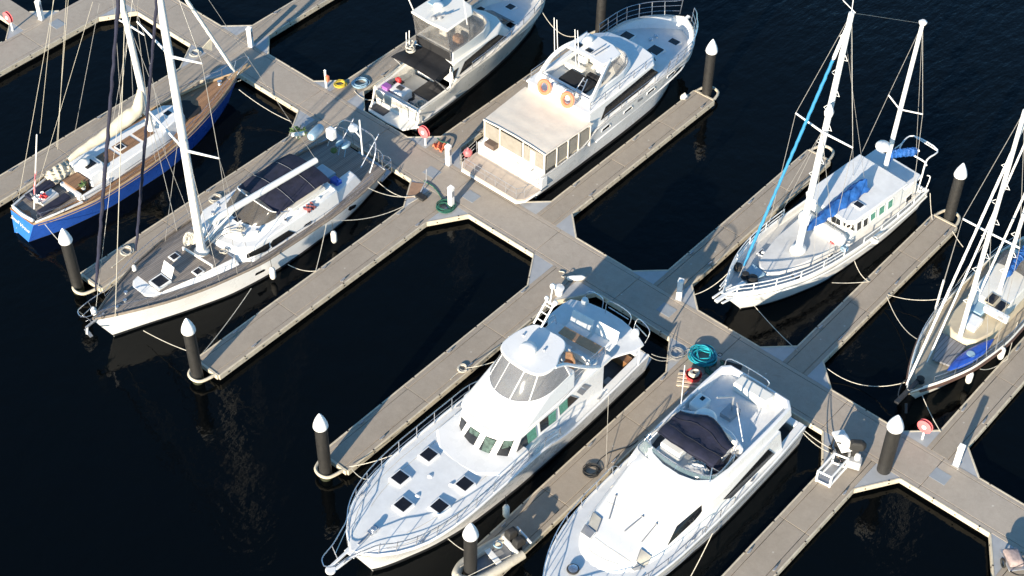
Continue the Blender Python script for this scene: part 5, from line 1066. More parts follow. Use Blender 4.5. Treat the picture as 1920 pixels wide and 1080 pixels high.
# ------------------------------------------------------------------ blue yacht at the left
def boat_A():
    B = Boat('blue_sailing_yacht', 'bright blue hulled sailing yacht with teak decks and a cream sail stowed on its boom', 'sailing yacht', -24.95, -16.9, 91.3)
    h = B.hull([(0,.98,1.28),(1.5,1.5,1.2),(4,1.95,1.12),(7,2.02,1.14),(10,1.78,1.24),(13,1.15,1.42),(15,.5,1.56),(16,.06,1.64)],
           [(-.35,.6),(2,1.38),(5,1.84),(8,1.88),(11,1.45),(13.5,.65),(14.9,.03)], [M['blue'], M['anti'], M['blue']], flare=1.4, boot=(.03,.08), transom=M['bluet'])
    B.deck(.1,15.9,M['teak'], inset=.03, dz=-.04, camber=.10); B.edge(0,15.95,M['cap'],r=.05,dz=.03,inset=.04,h=.08,name='cap_rail'); mb = MB(); mb.tube([B.E(.0,.05,.05,1),B.E(0,.05,.05,-1)],.06,6); B.ob(mb,'transom_rail',M['teakt'])
    mb = MB(); mb.tube([B.E(.2+15.4*i/24,-.015,-.12,-1) for i in range(25)], .02, 5); B.ob(mb, 'cove_line', M['cap'])
    # name on the transom
    def txt(s_, size, px, py, tilt=0):
        c = bpy.data.curves.new('lettering','FONT'); c.body = s_; c.size = size; c.extrude = .004; c.align_x = 'CENTER'; c.align_y = 'CENTER'; c.shear = .35
        tmp = bpy.data.objects.new('lettering', c); col.objects.link(tmp); me = bpy.data.meshes.new_from_object(tmp.evaluated_get(bpy.context.evaluated_depsgraph_get())); bpy.data.objects.remove(tmp)
        o = bpy.data.objects.new('lettering', me); col.objects.link(o); me.materials.append(M['gold']); o.parent = B.o
        p, n_ = hits(B, h, px, py)
        if p is None: p = Vector((-.2,0,.7)); n_ = Vector((-1,0,-.2))
        X = Vector((0,-1,0)); Y = n_.cross(X).normalized()
        if Y.z < 0: Y = -Y
        X = Y.cross(n_).normalized(); Rm = Matrix((X,Y,n_)).transposed().to_4x4() @ Matrix.Rotation(R_(tilt),4,'Z'); o.matrix_local = Matrix.Translation(p+n_*.012) @ Rm; return o
    bpy.context.view_layer.update()
    txt('Small', .33, 28, 411, -6); txt('Virtue', .33, 46, 427, -6); txt('1', .14, 31, 427); mb_ = txt('_', .3, 31, 432)
    # cabins
    g = M['gel']
    ca = B.cabin(mirror([(4.9,1.42),(9.2,1.32),(10.3,1.0),(10.7,.5)]), 1.18, mirror([(5.0,1.24),(9.0,1.15),(10.0,.85),(10.3,.42)]), 1.78, g, 'cabin', .05)
    for w in (Z(0,240,4.91,[(1168,412),(1172,398),(1310,318),(1318,330)]), Z(200,100,4.696,[(400,905),(405,890),(565,775),(578,785)]), Z(0,240,4.91,[(880,592),(884,578),(945,548),(950,560)]), Z(200,100,4.696,[(175,1062),(180,1045),(312,962),(322,972)])): wpane(B, w, ((4.9,-1.42,1.18),(9.2,-1.32,1.18),(9.0,-1.15,1.78)), 'window', M['glass'], ca, .035, (4.9,9.6), (1.34,1.66))
    for x0,x1 in ((5.2,6.4),(6.6,7.9),(8.1,9.0)): B.box('teak_panel', M['teak'], x0,x1,-.62,.30,1.77,1.80, bevel=.01)
    B.hatch((6.9,-.1,1.79),.55,.5,.05); 
    fc = B.cabin(mirror([(9.4,1.1),(11.0,.9),(11.5,.4)]), 1.2, mirror([(9.5,.95),(10.8,.75),(11.2,.35)]), 1.95, g, 'fore_cabin', .05); B.hatch((10.5,-.05,1.95),.5,.5,.05)
    hood = B.cabin(mirror([(4.0,1.1),(5.2,1.1),(5.5,.6)]), 1.2, mirror([(4.1,.9),(5.1,.9),(5.35,.5)]), 1.95, g, 'hood', .06); B.hatch((4.7,-.1,1.95),.7,.8,.05)
    B.box('doghouse', M['teakt'], 3.05,3.95,-.85,.1,1.15,1.75, bevel=.03); B.box('doghouse_top', M['teak'], 3.0,3.98,-.9,.14,1.75,1.79, bevel=.01); B.box('coaming', g, 2.9,3.1,-1.3,.3,1.15,1.6); B.box('coaming', g, 3.1,4.9,-1.45,-1.3,1.15,1.5)
    B.box('cockpit', M['gteak'], .35,2.95,-1.05,1.05,1.1,1.31, bevel=0); B.box('cockpit_seat', M['greydeck'], 1.2,2.3,-.35,.3,1.4,1.62); B.box('cockpit_cushion', M['navy'], 1.0,2.9,.45,1.0,1.4,1.62, bevel=.06); B.box('cockpit_cushion', M['navy'], .6,2.6,-1.0,-.5,1.4,1.6, bevel=.06); mb = MB(); mb.torus((1.1,.0,1.85),.42,.03,(1,0,.35),22,6); B.ob(mb,'steering_wheel',M['steel'])
    for y in (1,-1): mb = MB(); mb.tube(curve([B.E(.15,.05,.1,y),B.E(1.2,.2,.12,y),B.E(2.9,.3,.12,y)],4), .07); B.ob(mb, 'white_coaming', g)
    mb = MB(); mb.tube(curve([(.12,-.85,1.42),(.05,0,1.42),(.12,.85,1.42)],4), .1); B.ob(mb, 'stern_locker', M['wht'])
    t = loose('sail_bundle', 'crumpled white sail heaped beside the cockpit of the blue yacht', 'sail', B, B.p(115,322,1.6)); mb = MB()
    mb.grid([[(1.7*(i/22-.5),1.1*(k/16-.5),(.38*math.sin(math.pi*i/22)*math.sin(math.pi*k/16))+.12*math.sin(i*1.3+k*.7)*math.sin(k*1.1)+random.uniform(-.05,.05)) for k in range(17)] for i in range(23)],t=.05)
    mb.done('fabric', M['sailc'], t, smooth=80)
    t = loose('crew_gear', 'red and white jackets lying on the blue yacht cockpit seat', 'clothes', B, B.p(77,373,1.5)); mb = MB(); mb.grid([[(.7*(i/7-.5),.6*(k/7-.5),.1+.1*math.sin(i*1.9+k*1.2)) for k in range(8)] for i in range(8)], t=.1); mb.done('white_jacket', M['wht'], t, smooth=60); mb = MB(); mb.grid([[(.35*(i/5-.5)+.1,.35*(k/5-.5)-.15,.24+.06*math.sin(i*2+k)) for k in range(6)] for i in range(6)], t=.06); mb.done('red_jacket', M['red'], t, smooth=60)
    t = loose('plant_pot', 'small green plant in a pot beside the teak doghouse of the blue yacht', 'plant', B, B.p(156,350,1.6)); mb = MB(); mb.lathe([(.1,-.2),(.14,0),(.12,.0)],n=10); mb.done('pot', M['gel2'], t); mb = MB()
    for i in range(40): a = random.uniform(0,6.28); r = random.uniform(.03,.22); z = random.uniform(0,.3); c = Vector((r*math.cos(a),r*math.sin(a),z)); u = Vector((random.uniform(-1,1),random.uniform(-1,1),random.uniform(-.3,.6))).normalized()*.09; v = u.orthogonal().normalized()*.035; mb.add([c-u,c+v,c+u,c-v],[(0,1,2,3)])
    mb.done('leaves', M['leaf'], t, smooth=0)
    # ensign staff at the stern
    a = B.p(64,392,1.35); b_ = B.y(69,252,a.y); B.stay(a,b_,.035,M['mast'],'antenna'); mb = MB(); rows = [[a.lerp(b_,.25+.05*i)+Vector((.01-.04*k,.05*math.sin(k*2+i),-.07*k)) for k in range(4)] for i in range(7)]; mb.grid(rows, t=.01); B.ob(mb, 'ensign', M['pink'], smooth=60)
    # mast, boom with stowed cream sail, furled headsail
    base = B.p(283,243,1.95); mp = B.y(232,20,base.y); d = mp-base; top = base+d*1.75
    B.mast(base, top, .2, .15)
    b0 = base+Vector((-.2,0,1.1)); b1 = B.p(128,300,2.6); mb = MB(); mb.tube([b0,b1],.1,8); B.ob(mb,'boom',M['teakt'])
    pts = [base+d*.36+Vector((-.1,0,0)), base+d*.30+Vector((-.25,0,0)), base+d*.22+Vector((-.6,0,0)), b0.lerp(b1,.22)+Vector((0,0,.55)), b0.lerp(b1,.4)+Vector((0,0,.34)), b0.lerp(b1,.6)+Vector((0,0,.22)), b0.lerp(b1,.8)+Vector((0,0,.15)), b1]
    P = curve(pts,6); mb = MB(); mb.tube(P, [lerp(.16,.42,min(1,i/16)) if i < 18 else lerp(.42,.16,(i-18)/max(1,len(P)-19)) for i in range(len(P))], 10); o = B.ob(mb,'stowed_sail',M['sailc'],smooth=70)
    for v in o.data.vertices: v.co += Vector((math.sin(v.co.x*9+v.co.z*4),math.sin(v.co.x*7+2),math.cos(v.co.x*8)))*.012
    for (px,py),(l),(r) in (((243,48),(204,24),(271,66)),):
        a = B.y(px,py,base.y); k = B.x(r[0],r[1],a.x); o2 = Vector((k.x,2*a.y-k.y,k.z))
        for e in (k,o2): mb = MB(); mb.tube([a,e],[.06,.04],8); B.ob(mb,'spreader',M['mast'])
        for e,s in ((k,-1),(o2,1)): B.stay(top,e); B.stay(e,B.E(8.6,.08,.05,s)); B.stay(a,B.E(7.8,.1,.05,s)); B.stay(a,B.E(9.4,.1,.05,s))
    stem = B.p(445,141,1.75); f = B.y(350,0,stem.y*.6+base.y*.4); B.furled(stem, stem+(f-stem)*1.6, .11, M['gel2'], t0=.03, t1=1, wob=.12)
    mb = MB(); c = stem.lerp(f,.52); mb.slab([c, c+Vector((-.1,.02,-.9)), c+Vector((-.75,.05,-.35))], .03); B.ob(mb,'sail_clew',M['sailc'])
    for (ax,ay),(bx,by) in (((35,372),(101,0)),((106,275),(128,0)),((108,280),(124,0)),((72,345),(160,50)),((140,250),(180,40)),((75,250),(100,0))):
        a = B.p(ax,ay,1.35); e = B.y(bx,by,(a.y+base.y)*.5); B.stay(a, a+(e-a)*1.15, .012, M['hal'] if ax < 115 else M['wire'])
    q = B.p(262,205,2.6); B.radar((q.x,q.y,2.5), .36, .22); mb = MB(); mb.tube([(q.x,q.y,1.9),(q.x,q.y,2.5)],.05); B.ob(mb,'radar_post',M['wht'])
    q = B.p(157,302,2.2); mb = MB(); mb.ball((q.x,q.y,2.1),(.34,.3,.2)); mb.tube([(q.x,q.y,1.3),(q.x,q.y,2.1)],.04); B.ob(mb,'liferaft_dome',M['wht'])
    mb = MB(); mb.prism([(11.3,-.75),(11.3,.85),(12.3,.75),(12.9,-.1),(12.2,-.85)],1.36,1.44); B.ob(mb,'deck_cover',M['black'],bevel=.02)
    for s in (1,-1): B.guard([.3,1.5,3,5,7,9,11,12.6,14,15.1], M['steel'], .6, (1,.5), side=s, r=.014, wire=.008, inset=.06)
    mb = MB()
    for s in (1,-1): mb.tube(curve([B.E(15.1,.06,.62,s),Vector((16.0,s*.35,2.25)),Vector((16.7,s*.2,2.3)),Vector((16.85,0,2.3))],4),.024); mb.tube([(15.7,s*.15,1.6),(16.2,s*.32,2.26)],.02)
    B.ob(mb,'pulpit',M['steel']); mb = MB(); mb.bar((15.2,0,1.62),(16.9,0,1.7),.3,.09); B.ob(mb,'bowsprit',M['cap']); B.winch((14.6,.1,1.56),.14,.25,'windlass')
    return B
BA = boat_A()
# ------------------------------------------------------------------ blue sailed motor-sailer on the right
def boat_G():
    B = Boat('motor_sailer', 'white ketch with a wheelhouse, blue sail tarp and sky blue furled headsail', 'sailing boat', 8.75, 17.6, -95.7)
    g = M['chalk']
    B.hull([(0,1.95,1.6),(2,2.12,1.52),(5,2.2,1.5),(8,2.13,1.6),(10.5,1.86,1.8),(12.5,1.32,2.0),(13.8,.72,2.1),(14.6,.27,2.18),(14.95,.06,2.22)],
           [(.2,1.6),(4,1.85),(8,1.75),(10.2,1.3),(12,.7),(13.2,.03)], [g, M['anti'], M['boot']], flare=1.6, boot=(.04,.12))
    B.deck(.1,14.7,M['greydeck'],inset=.06,dz=-.42,camber=.08)
    for s in (1,-1): mb = MB(); mb.grid([[B.E(.1+14.4*i/24,.09,.0,s) for i in range(25)],[B.E(.1+14.4*i/24,.09,-.45,s) for i in range(25)]]); B.ob(mb,'bulwark',g)
    B.edge(.02,14.92,M['wht'],r=.06,dz=.02,inset=.04,h=.1,name='cap_rail'); mb = MB(); mb.tube([B.E(.1,.0,-.35,1)+(B.E(14.2,0,-.35,1)-B.E(.1,0,-.35,1))*0]+[B.E(.1+14*i/24,-.0,-.33,1) for i in range(1,25)],.05,6); B.ob(mb,'rub_rail',g)
    B.box('transom_cap',g,0,.12,-1.9,1.9,1.2,1.62)
    # raised foredeck and trunk
    fd = B.cabin(mirror([(6.6,1.5),(9.5,1.25),(11.4,.75),(11.9,.3)]),1.2,mirror([(6.6,1.42),(9.4,1.17),(11.2,.68),(11.65,.28)]),1.82,M['greydeck'],'trunk',.05)
    for px,py in ((1433,465),(1494,509),(1556,463)): q = B.p(px,py,1.9); z = 1.82 if q.x < 10.6 and abs(q.y) < 1.0 else B.E(min(q.x,14)).z-.33; B.hatch((q.x,q.y,z),.55,.5,.08,8); mb = MB(); mb.lathe([(.13,0),(.12,.05),(0,.08)],(q.x,q.y,z+.08),12); B.ob(mb,'deck_light',M['wht'])
    # wheelhouse
    ho = B.cabin(mirror([(2.0,1.55),(6.35,1.55),(6.7,1.3)]),1.1,mirror([(2.05,1.5),(6.3,1.5),(6.62,1.25)]),3.02,g,'wheelhouse',.03)
    B.cabin(mirror([(1.9,1.68),(6.5,1.68),(6.85,1.35)]),3.0,mirror([(1.95,1.62),(6.42,1.62),(6.75,1.3)]),3.12,M['nonskid'],'wheelhouse_roof',.03)
    S = (1500,230,3.726)
    for i,w in enumerate([[(220,625),(288,665),(285,722),(220,690)],[(302,680),(378,712),(376,757),(302,722)],[(395,703),(428,680),(425,735),(393,760)],[(440,682),(475,657),(470,710),(437,732)],[(490,642),(528,615),(525,660),(487,692)],[(550,597),(592,568),(586,622),(546,652)],[(612,553),(650,525),(644,580),(608,609)]]):
        p = pane(B,ho,Z(*S,w),'window',M['glass'] if i < 4 else M['curt'],ho,.03,sub=2,frame=M['wht'],fw=.05)
        if i == 1 and p: 
            c_,n_ = hits(B,ho,*Z(*S,[(338,718)])[0])
            if c_: mb = MB(); mb.torus(c_+n_*.05,.16,.05,n_,18,6); B.ob(mb,'clear_view_ring',M['gold'],p)
    aft = B.cabin(mirror([(.5,1.5),(2.0,1.52)]),1.1,mirror([(.6,1.42),(2.0,1.45)]),2.6,g,'aft_cabin',.04); B.cabin(mirror([(.35,1.6),(1.98,1.62)]),2.58,mirror([(.4,1.55),(1.98,1.57)]),2.68,M['nonskid'],'aft_roof',.03)
    pane(B,aft,Z(*S,[(738,527),(780,488),(776,532),(736,557)]),'window',M['glass'],aft,.03,sub=2,frame=M['wht'],fw=.04)
    q = B.p(1610,384,3.15); B.hatch((q.x,q.y,3.1),.6,.5,.07)
    a,b_ = B.p(1541,410,2.25),B.p(1604,440,2.25); a = Vector((7.1,-1.35,2.05)); b_ = Vector((7.1,1.65,2.05)); mb = MB(); mb.tube([a,a.lerp(b_,.06),a.lerp(b_,.94),b_],[.2,.36,.36,.2],14); B.ob(mb,'awning_roll',M['wht'],smooth=60)
    # masts
    base = B.p(1497,466,1.9); base.z = 1.7; mp = B.y(1597,24,base.y); top = mp; B.mast(base,top,.2,.14); d = top-base
    mb = MB(); mb.ball(base+Vector((.1,.05,.25)),(.5,.42,.2)); B.ob(mb,'mast_boot',M['wht'])
    for k in range(9): mb = MB(); s = 1 if k % 2 else -1; c = base+d*(.34+.07*k); mb.tube([c+Vector((0,s*.18,.25)),c+Vector((0,s*.36,0)),c+Vector((0,s*.18,-.05))],.018,5); B.ob(mb,'mast_step',M['mast'])
    q = B.y(1555,208,base.y+.3); mb = MB(); mb.lathe([(.05,-.35),(.2,-.28),(.24,-.05),(.16,.2),(.05,.38)],q,14); B.ob(mb,'mast_radar',M['wht'])
    tips = []
    ac = base+d*((lambda P: 0)(0)); a = B.y(1541,247,base.y)
    for px,py in ((1492,212),(1599,277)): e = B.x(px,py,a.x); tips.append(e); mb = MB(); mb.tube([a,e],[.06,.045],8); B.ob(mb,'spreader',M['mast'])
    for e,s in zip(tips,(-1,1)): B.stay(top,e); B.stay(e,B.E(9.0,.08,.0,s)); B.stay(a,B.E(8.2,.1,0,s)); B.stay(a,B.E(9.9,.1,0,s),.01)
    mb = MB(); mb.tube([top+Vector((0,0,-.2)),top+Vector((.1,0,1.0))],.02); mb.tube([top+Vector((0,-.6,.4)),top+Vector((0,.2,.1))],.02); B.ob(mb,'masthead_aerial',M['wht'])
    mz = B.p(1660,314,2.75); mz.z = 2.62; mt = B.y(1730,44,mz.y); B.mast(mz,mt,.14,.11,'mizzen_mast'); mb = MB(); mb.lathe([(.19,0),(.22,.1),(.12,.18)],mt,14); B.ob(mb,'masthead_light',M['wht'])
    a2 = B.y(1687,205,mz.y)
    for (px,py),s in (((1666,178),-1),((1730,214),1)): e = B.x(px,py,a2.x); mb = MB(); mb.tube([a2,e],.04,8); B.ob(mb,'spreader',M['mast']); B.stay(mt,e); B.stay(e,B.E(1.6,.1,0,s))
    B.stay(top,mt,.008); q = B.y(1662,270,mz.y+.1); B.radar((q.x+.3,q.y,q.z-.1),.4,.3); B.box('radar_bracket',M['mast'],q.x-.05,q.x+.4,q.y-.06,q.y+.06,q.z-.2,q.z-.1)
    for (ax,ay,z),(f) in (((1600,330,3.1),.98),((1622,345,3.1),.9)): B.stay(B.p(ax,ay,z),base+d*f,.012)
    # furled sky blue headsail
    stem = B.p(1385,520,2.2); B.stay(stem,base+d*.97,.014); f = base+d*.97; B.furled(stem,f,.08,M['cyan'],t0=.05,t1=.86,wob=.2); B.furled(stem.lerp(f,.86),f,.09,M['mast'],t0=0,t1=.9,wob=.1)
    # boom with the royal blue tarp over the roof
    b0 = base+Vector((-.2,0,1.3)); b1 = B.p(1622,338,3.6); mb = MB(); mb.tube([b0,b1],.09,8); B.ob(mb,'boom',M['mast'])
    rows = []
    for i in range(27):
        u = i/26; c = b0.lerp(b1,.04+.94*u); wd = .10+.27*math.sin(min(1,u*1.25)*math.pi*.5); rows.append([(c.x+.06*math.sin(k*2+i),c.y+wd*(k/4-1)*1.15+.05*math.sin(i*1.3),c.z+.24-.55*abs(k/4-1)**1.3*(.5+.5*u)+.05*math.sin(i*2.4+k*1.7)) for k in range(9)])
    mb = MB(); mb.grid(rows,t=.04); B.ob(mb,'sail_tarp',M['tarp'],smooth=60)
    c0 = mz+Vector((-.15,0,1.0)); c1 = B.p(1718,283,3.9); mb = MB(); mb.tube([c0,c1],.05,8); B.ob(mb,'mizzen_boom',M['mast']); B.furled(c0,c1,.24,M['tarp'],'mizzen_sail',.02,.92,.25); B.stay(mt,c1,.012); mb = MB(); mb.tube([c1,c1.lerp(c0,-.12)],.07,8); B.ob(mb,'boom_end',M['wht'])
    mb = MB(); mb.slab([mz+Vector((-.1,0,.1)),mz+Vector((-.1,0,1.9)),mz+Vector((-.5,.05,.5))],.04); B.ob(mb,'sail_cover',M['tarp'])
    # davits at the stern, rails
    mb = MB(); zz = 3.3
    P = [B.p(1683,292,2.9),B.p(1692,268,3.4),B.p(1713,255,3.4),B.p(1758,281,3.4),B.p(1738,300,3.4),B.p(1728,333,2.7)]
    mb.tube(curve(P,4),.045,8); mb.tube([P[2],B.p(1758,283,3.4)],.03); mb.tube(curve([B.p(1711,290,3.2),B.p(1733,303,3.2),B.p(1737,310,3.2)],4),.05,8); mb.tube([P[1],(1.2,-1.5,1.5)],.035); mb.tube([P[4],(.6,1.6,1.5)],.035); B.ob(mb,'davit',M['wht'])
    mb = MB(); 
    for s in (1,-1):
        for lv in (.55,.28): mb.tube(curve([B.E(x,.06,.05+lv,s) for x in (7.6,9.2,10.8,12.3,13.5,14.3)]+([Vector((15.0,s*.2,2.2+lv))]),3),.03,6)
        for x in (7.6,9.2,10.8,12.3,13.5,14.3): mb.tube([B.E(x,.06,.0,s),B.E(x,.06,.6,s)],.028,6)
    B.ob(mb,'bow_rail',M['wht']); mb = MB()
    for s in (1,):
        mb.tube([B.E(x,.05,.45,s) for x in (.3,1.5,3,4.5,6)],.028,6)
        for x in (.3,1.5,3,4.5,6): mb.tube([B.E(x,.05,0,s),B.E(x,.05,.45,s)],.028,6)
        mb.tube(curve([B.E(.3,.05,.45,s),B.E(.05,.1,.95,s),B.E(.05,.3,.95,s)],3),.03)
    B.ob(mb,'side_rail',M['wht'])
    mb = MB(); mb.bar((13.4,.1,2.15),(15.6,.12,2.3),.22,.14); mb.bar((14.0,-.22,2.15),(15.5,-.18,2.25),.1,.1); mb.bar((15.4,.35,2.2),(14.6,.42,2.1),.12,.06); B.ob(mb,'bowsprit',M['wht'],bevel=.02)
    for px,py,r in ((1384,497,.22),(1398,513,.2),(1412,520,.26)): q = B.p(px,py,2.0); B.winch((q.x,q.y,1.75),r,.28,'windlass').data.materials[0] = M['rub']
    q = B.p(1417,505,2.0); mb = MB(); mb.prism([(q.x-.4,q.y-.5),(q.x+.3,q.y-.4),(q.x+.4,q.y+.3),(q.x-.3,q.y+.5)],1.72,1.8); B.ob(mb,'deck_mat',M['lblue'],bevel=.02)
    for px,py,c in ((1583,467,'lblue'),(1561,457,'red'),(1555,452,'gel2'),(1640,452,'gel2')): q = B.p(px,py,1.7); mb = MB(); mb.torus((q.x,q.y,1.75),.17,.06,(.2,.1,1),14,6); mb.torus((q.x,q.y,1.85),.14,.05,(-.2,.2,1),14,6); B.ob(mb,'rope_coil',M[c])
    return B
BG = boat_G()
# ------------------------------------------------------------------ cream ketch at the right edge
def boat_H():
    B = Boat('cream_ketch', 'cream decked ketch with stepped masts cut by the right edge of the photo', 'sailing boat', 17.6, 18.0, -90)
    B.hull([(0,1.3,1.2),(3,1.85,1.18),(7,1.95,1.22),(10,1.62,1.34),(12,1.02,1.46),(13.5,.36,1.56),(14.15,.05,1.62)],[(.3,1.0),(4,1.6),(8,1.5),(11,.7),(12.8,.03)],[M['gel2'],M['anti'],M['boot']],flare=1.5,boot=(.03,.1))
    cr = mat('cream_deck_paint',(.50,.43,.31),.7,var=.12,scale=2,bump=.2,bscale=50,dirt=(.3,.26,.2),damt=.4)
    B.deck(.1,14.0,mat('beige_side_deck',(.40,.35,.27),.7,var=.14,scale=2,bump=.2,bscale=50,dirt=(.2,.18,.15),damt=.5),inset=.05,dz=-.22,camber=.08); br_ = mat('brown_bulwark',(.10,.055,.04),.6,var=.3)
    for s in (1,-1): mb = MB(); mb.grid([[B.E(.1+13.9*i/24,.07,.02,s) for i in range(25)],[B.E(.1+13.9*i/24,.07,-.25,s) for i in range(25)]]); B.ob(mb,'bulwark',cr); mb = MB(); mb.tube([B.E(.1+13.4*i/24,-.01,-.12,s) for i in range(25)],.09,6); B.ob(mb,'bulwark_stripe',br_)
    B.edge(.05,14.1,M['gel2'],r=.05,dz=.04,inset=.03,h=.09,name='cap_rail')
    ca = B.cabin(mirror([(3.2,1.25),(8.2,1.25),(9.2,.95),(9.6,.4)]),1.05,mirror([(3.3,1.12),(8.0,1.1),(8.9,.82),(9.2,.35)]),1.72,cr,'cabin',.05)
    B.cabin(mirror([(2.2,1.15),(6.4,1.15),(6.9,.7)]),1.7,mirror([(2.3,1.0),(6.2,1.0),(6.6,.6)]),2.3,M['gel2'],'doghouse',.05)
    S3 = (1680,380,2.842)
    for px,py in (Z(*S3,[(515,512)])[0],Z(*S3,[(560,550)])[0]): q = B.p(px,py,2.35); B.hatch((q.x,q.y,2.28),.55,.85,.06,0,cr)
    q0 = B.p(*Z(*S3,[(540,600)])[0],2.1); wp = B.box('instrument_panel',M['wht'],q0.x-.12,q0.x+.12,q0.y-.75,q0.y+.6,1.95,2.35); B.box('instrument',M['grey'],q0.x+.1,q0.x+.13,q0.y+.05,q0.y+.4,2.05,2.28,par=wp)
    for p_,z in ((Z(*S3,[(435,580)])[0],1.75),(Z(*S3,[(405,650)])[0],1.75)): q = B.p(*p_,z); B.box('deck_box',M['lblue'] if z == 1.75 and q.x < 8 else M['wht'],q.x-.45,q.x+.4,q.y-.35,q.y+.35,1.68,2.05,bevel=.04)
    mb = MB(); q = [B.p(*p_,1.5) for p_ in Z(*S3,[(245,690),(372,762),(300,872),(195,830)])]; mb.prism([(p.x,p.y) for p in q],1.36,1.48); B.ob(mb,'foredeck_cover',striped('grey_slatted_cover',(.20,.20,.21),(.08,.08,.08),.2,'y'),bevel=.02)
    t = loose('kayak','bright blue kayak lashed along the side deck of the cream ketch','kayak',B,B.p(*Z(*S3,[(395,805)])[0],1.5),0); mb = MB(); rings = []
    for i in range(17): u = i/16*2-1; w_ = .36*(1-abs(u)**2.2)+.01; rings.append([(u*1.75,w_*math.cos(a),.16*math.sin(a)*(1-abs(u)**3)+.02+.1*abs(u)**3) for a in [2*math.pi*k/12 for k in range(12)]])
    mb.loft(rings); mb.done('hull',M['bluep'],t,smooth=60); mb = MB(); mb.lathe([(.2,.15),(.22,.17),(.2,.19)],n=14); mb.done('cockpit_rim',M['lblue'],t); k0, k1 = at(1786,690,1.6), at(1852,645,1.6); t.location = (k0+k1)/2-Vector((0,0,.02)); t.rotation_euler.z = math.atan2((k1-k0).y,(k1-k0).x)
    base = B.p(1801,627,1.8); base.z = 1.7; mp = B.y(1907,258,base.y); d = mp-base; top = base+d*1.12; B.mast(base,top,.13,.10)
    for k in range(9): mb = MB(); s = 1 if k % 2 else -1; c = base+d*(.18+.085*k); mb.tube([c+Vector((0,s*.15,.22)),c+Vector((0,s*.34,0)),c+Vector((0,s*.15,-.05))],.018,5); B.ob(mb,'mast_step',M['mast'])
    a = B.y(1858,438,base.y)
    for (px,py),s in (((1805,410),-1),((1912,465),1)): e = B.x(px,py,a.x); mb = MB(); mb.tube([a,e],.05,8); B.ob(mb,'spreader',M['mast']); B.stay(top,e); B.stay(e,B.E(8.6,.06,0,s)); B.stay(a,B.E(9.3,.06,0,s))
    mz = B.p(1874,545,2.3); mz.z = 2.2; m2 = B.y(1920,400,mz.y); mt = mz+(m2-mz)*2.1; B.mast(mz,mt,.11,.09,'mizzen_mast')
    for k in range(7): mb = MB(); s = 1 if k % 2 else -1; c = mz+(mt-mz)*(.12+.11*k); mb.tube([c+Vector((0,s*.13,.22)),c+Vector((0,s*.3,0)),c+Vector((0,s*.13,-.05))],.018,5); B.ob(mb,'mast_step',M['mast'])
    st = B.p(1699,722,1.8); e = B.y(1854,380,st.y*.4+base.y*.6); B.furled(st,st+(e-st)*1.4,.065,M['gel'],t0=0,t1=1,wob=.1); st2 = B.p(1738,679,1.5); e = B.y(1872,380,base.y); B.furled(st2,st2+(e-st2)*1.35,.05,M['gel'],t0=0,t1=1,wob=.1)
    s3 = B.p(1824,577,1.8); e = B.y(1914,380,mz.y); B.furled(s3,s3+(e-s3)*1.3,.06,M['gel'],t0=0,t1=1,wob=.1)
    a = B.p(1754,580,1.4); e = B.y(1770,525,a.y); B.stay(a,e,.06,M['mast'],'boat_hook'); B.stay(e,B.y(1805,410,-1.4),.012)
    t0 = B.p(1690,745,1.6); mb = MB(); mb.bar((13.2,0,1.62),(15.2,.0,1.75),.24,.12); B.ob(mb,'bowsprit',M['boot'],bevel=.02); mb = MB(); mb.tube(curve([(13.4,.4,1.7),(14.4,.3,2.2),(15.2,.05,2.2),(14.4,-.3,2.2),(13.4,-.4,1.7)],4),.025); mb.bar((14.7,.3,1.5),(14.9,.5,1.1),.12,.08); B.ob(mb,'pulpit',M['boot']); B.winch((13.0,.05,1.5),.2,.25,'windlass').data.materials[0] = M['rub']
    for s in (1,-1): B.guard([.6,2.2,3.8,5.4,7,8.6,10.2,11.6,12.8],M['steel'],.6,(1,.5),side=s,r=.016,wire=.009,inset=.04)
    b0 = mz+Vector((-.2,0,1.0)); B.furled(b0,b0+Vector((-3.2,-.2,.2)),.2,M['tarp'],'mizzen_sail',0,1,.25); mb = MB(); mb.grid([[(lerp(3.2,4.4,i/6),(k/4-1)*1.0,2.75+.15*(1-(k/4-1)**2)) for k in range(9)] for i in range(7)],t=.02); B.ob(mb,'dodger',M['smoke'],smooth=60)
    B.box('cockpit',M['pit'],.8,2.6,-.8,.8,1.0,1.06)
    return B
BH = boat_H()
# ------------------------------------------------------------------ things standing and lying on the docks
def pedestal():
    r = thing('power_pedestal','','pedestal',group='white power pedestals'); m = MB(); m.box(-.15,.15,-.13,.13,0,1.26); m.done('post',M['wht'],r,bevel=.03)
    m = MB(); m.loft([[(-.17,-.15,1.26),(.17,-.15,1.26),(.17,.15,1.26),(-.17,.15,1.26)],[(-.15,-.11,1.38),(.15,-.11,1.38),(.15,.13,1.42),(-.15,.13,1.42)]]); m.done('cap',M['wht'],r,bevel=.02)
    m = MB(); m.box(.151,.165,-.09,.09,.75,1.15); m.done('socket_panel',M['grey'],r,bevel=.01); m = MB(); m.box(-.2,.2,-.18,.18,0,.04); m.done('base',M['alu'],r); return r
PD = pedestal()
for i,((px,py),lab) in enumerate((((846,386),'white power pedestal above the dark green hose coil'),((841,308),'white power pedestal left of the awning cruiser swim platform'),((1793,871),'white power pedestal on the walkway near the right edge casting a long shadow'),((78,36),'white power pedestal at the top left near the red hose reel'),((471,87),'white power pedestal beyond the blue yacht bow'),((1273,560),'white power pedestal shaded by the big flybridge yacht, left of the motor sailer bow'))):
    o = PD if i == 0 else copy_tree(PD); p = at(px,py,ZD); o.location = p; o['label'] = lab; o.rotation_euler.z = R_(4*i)
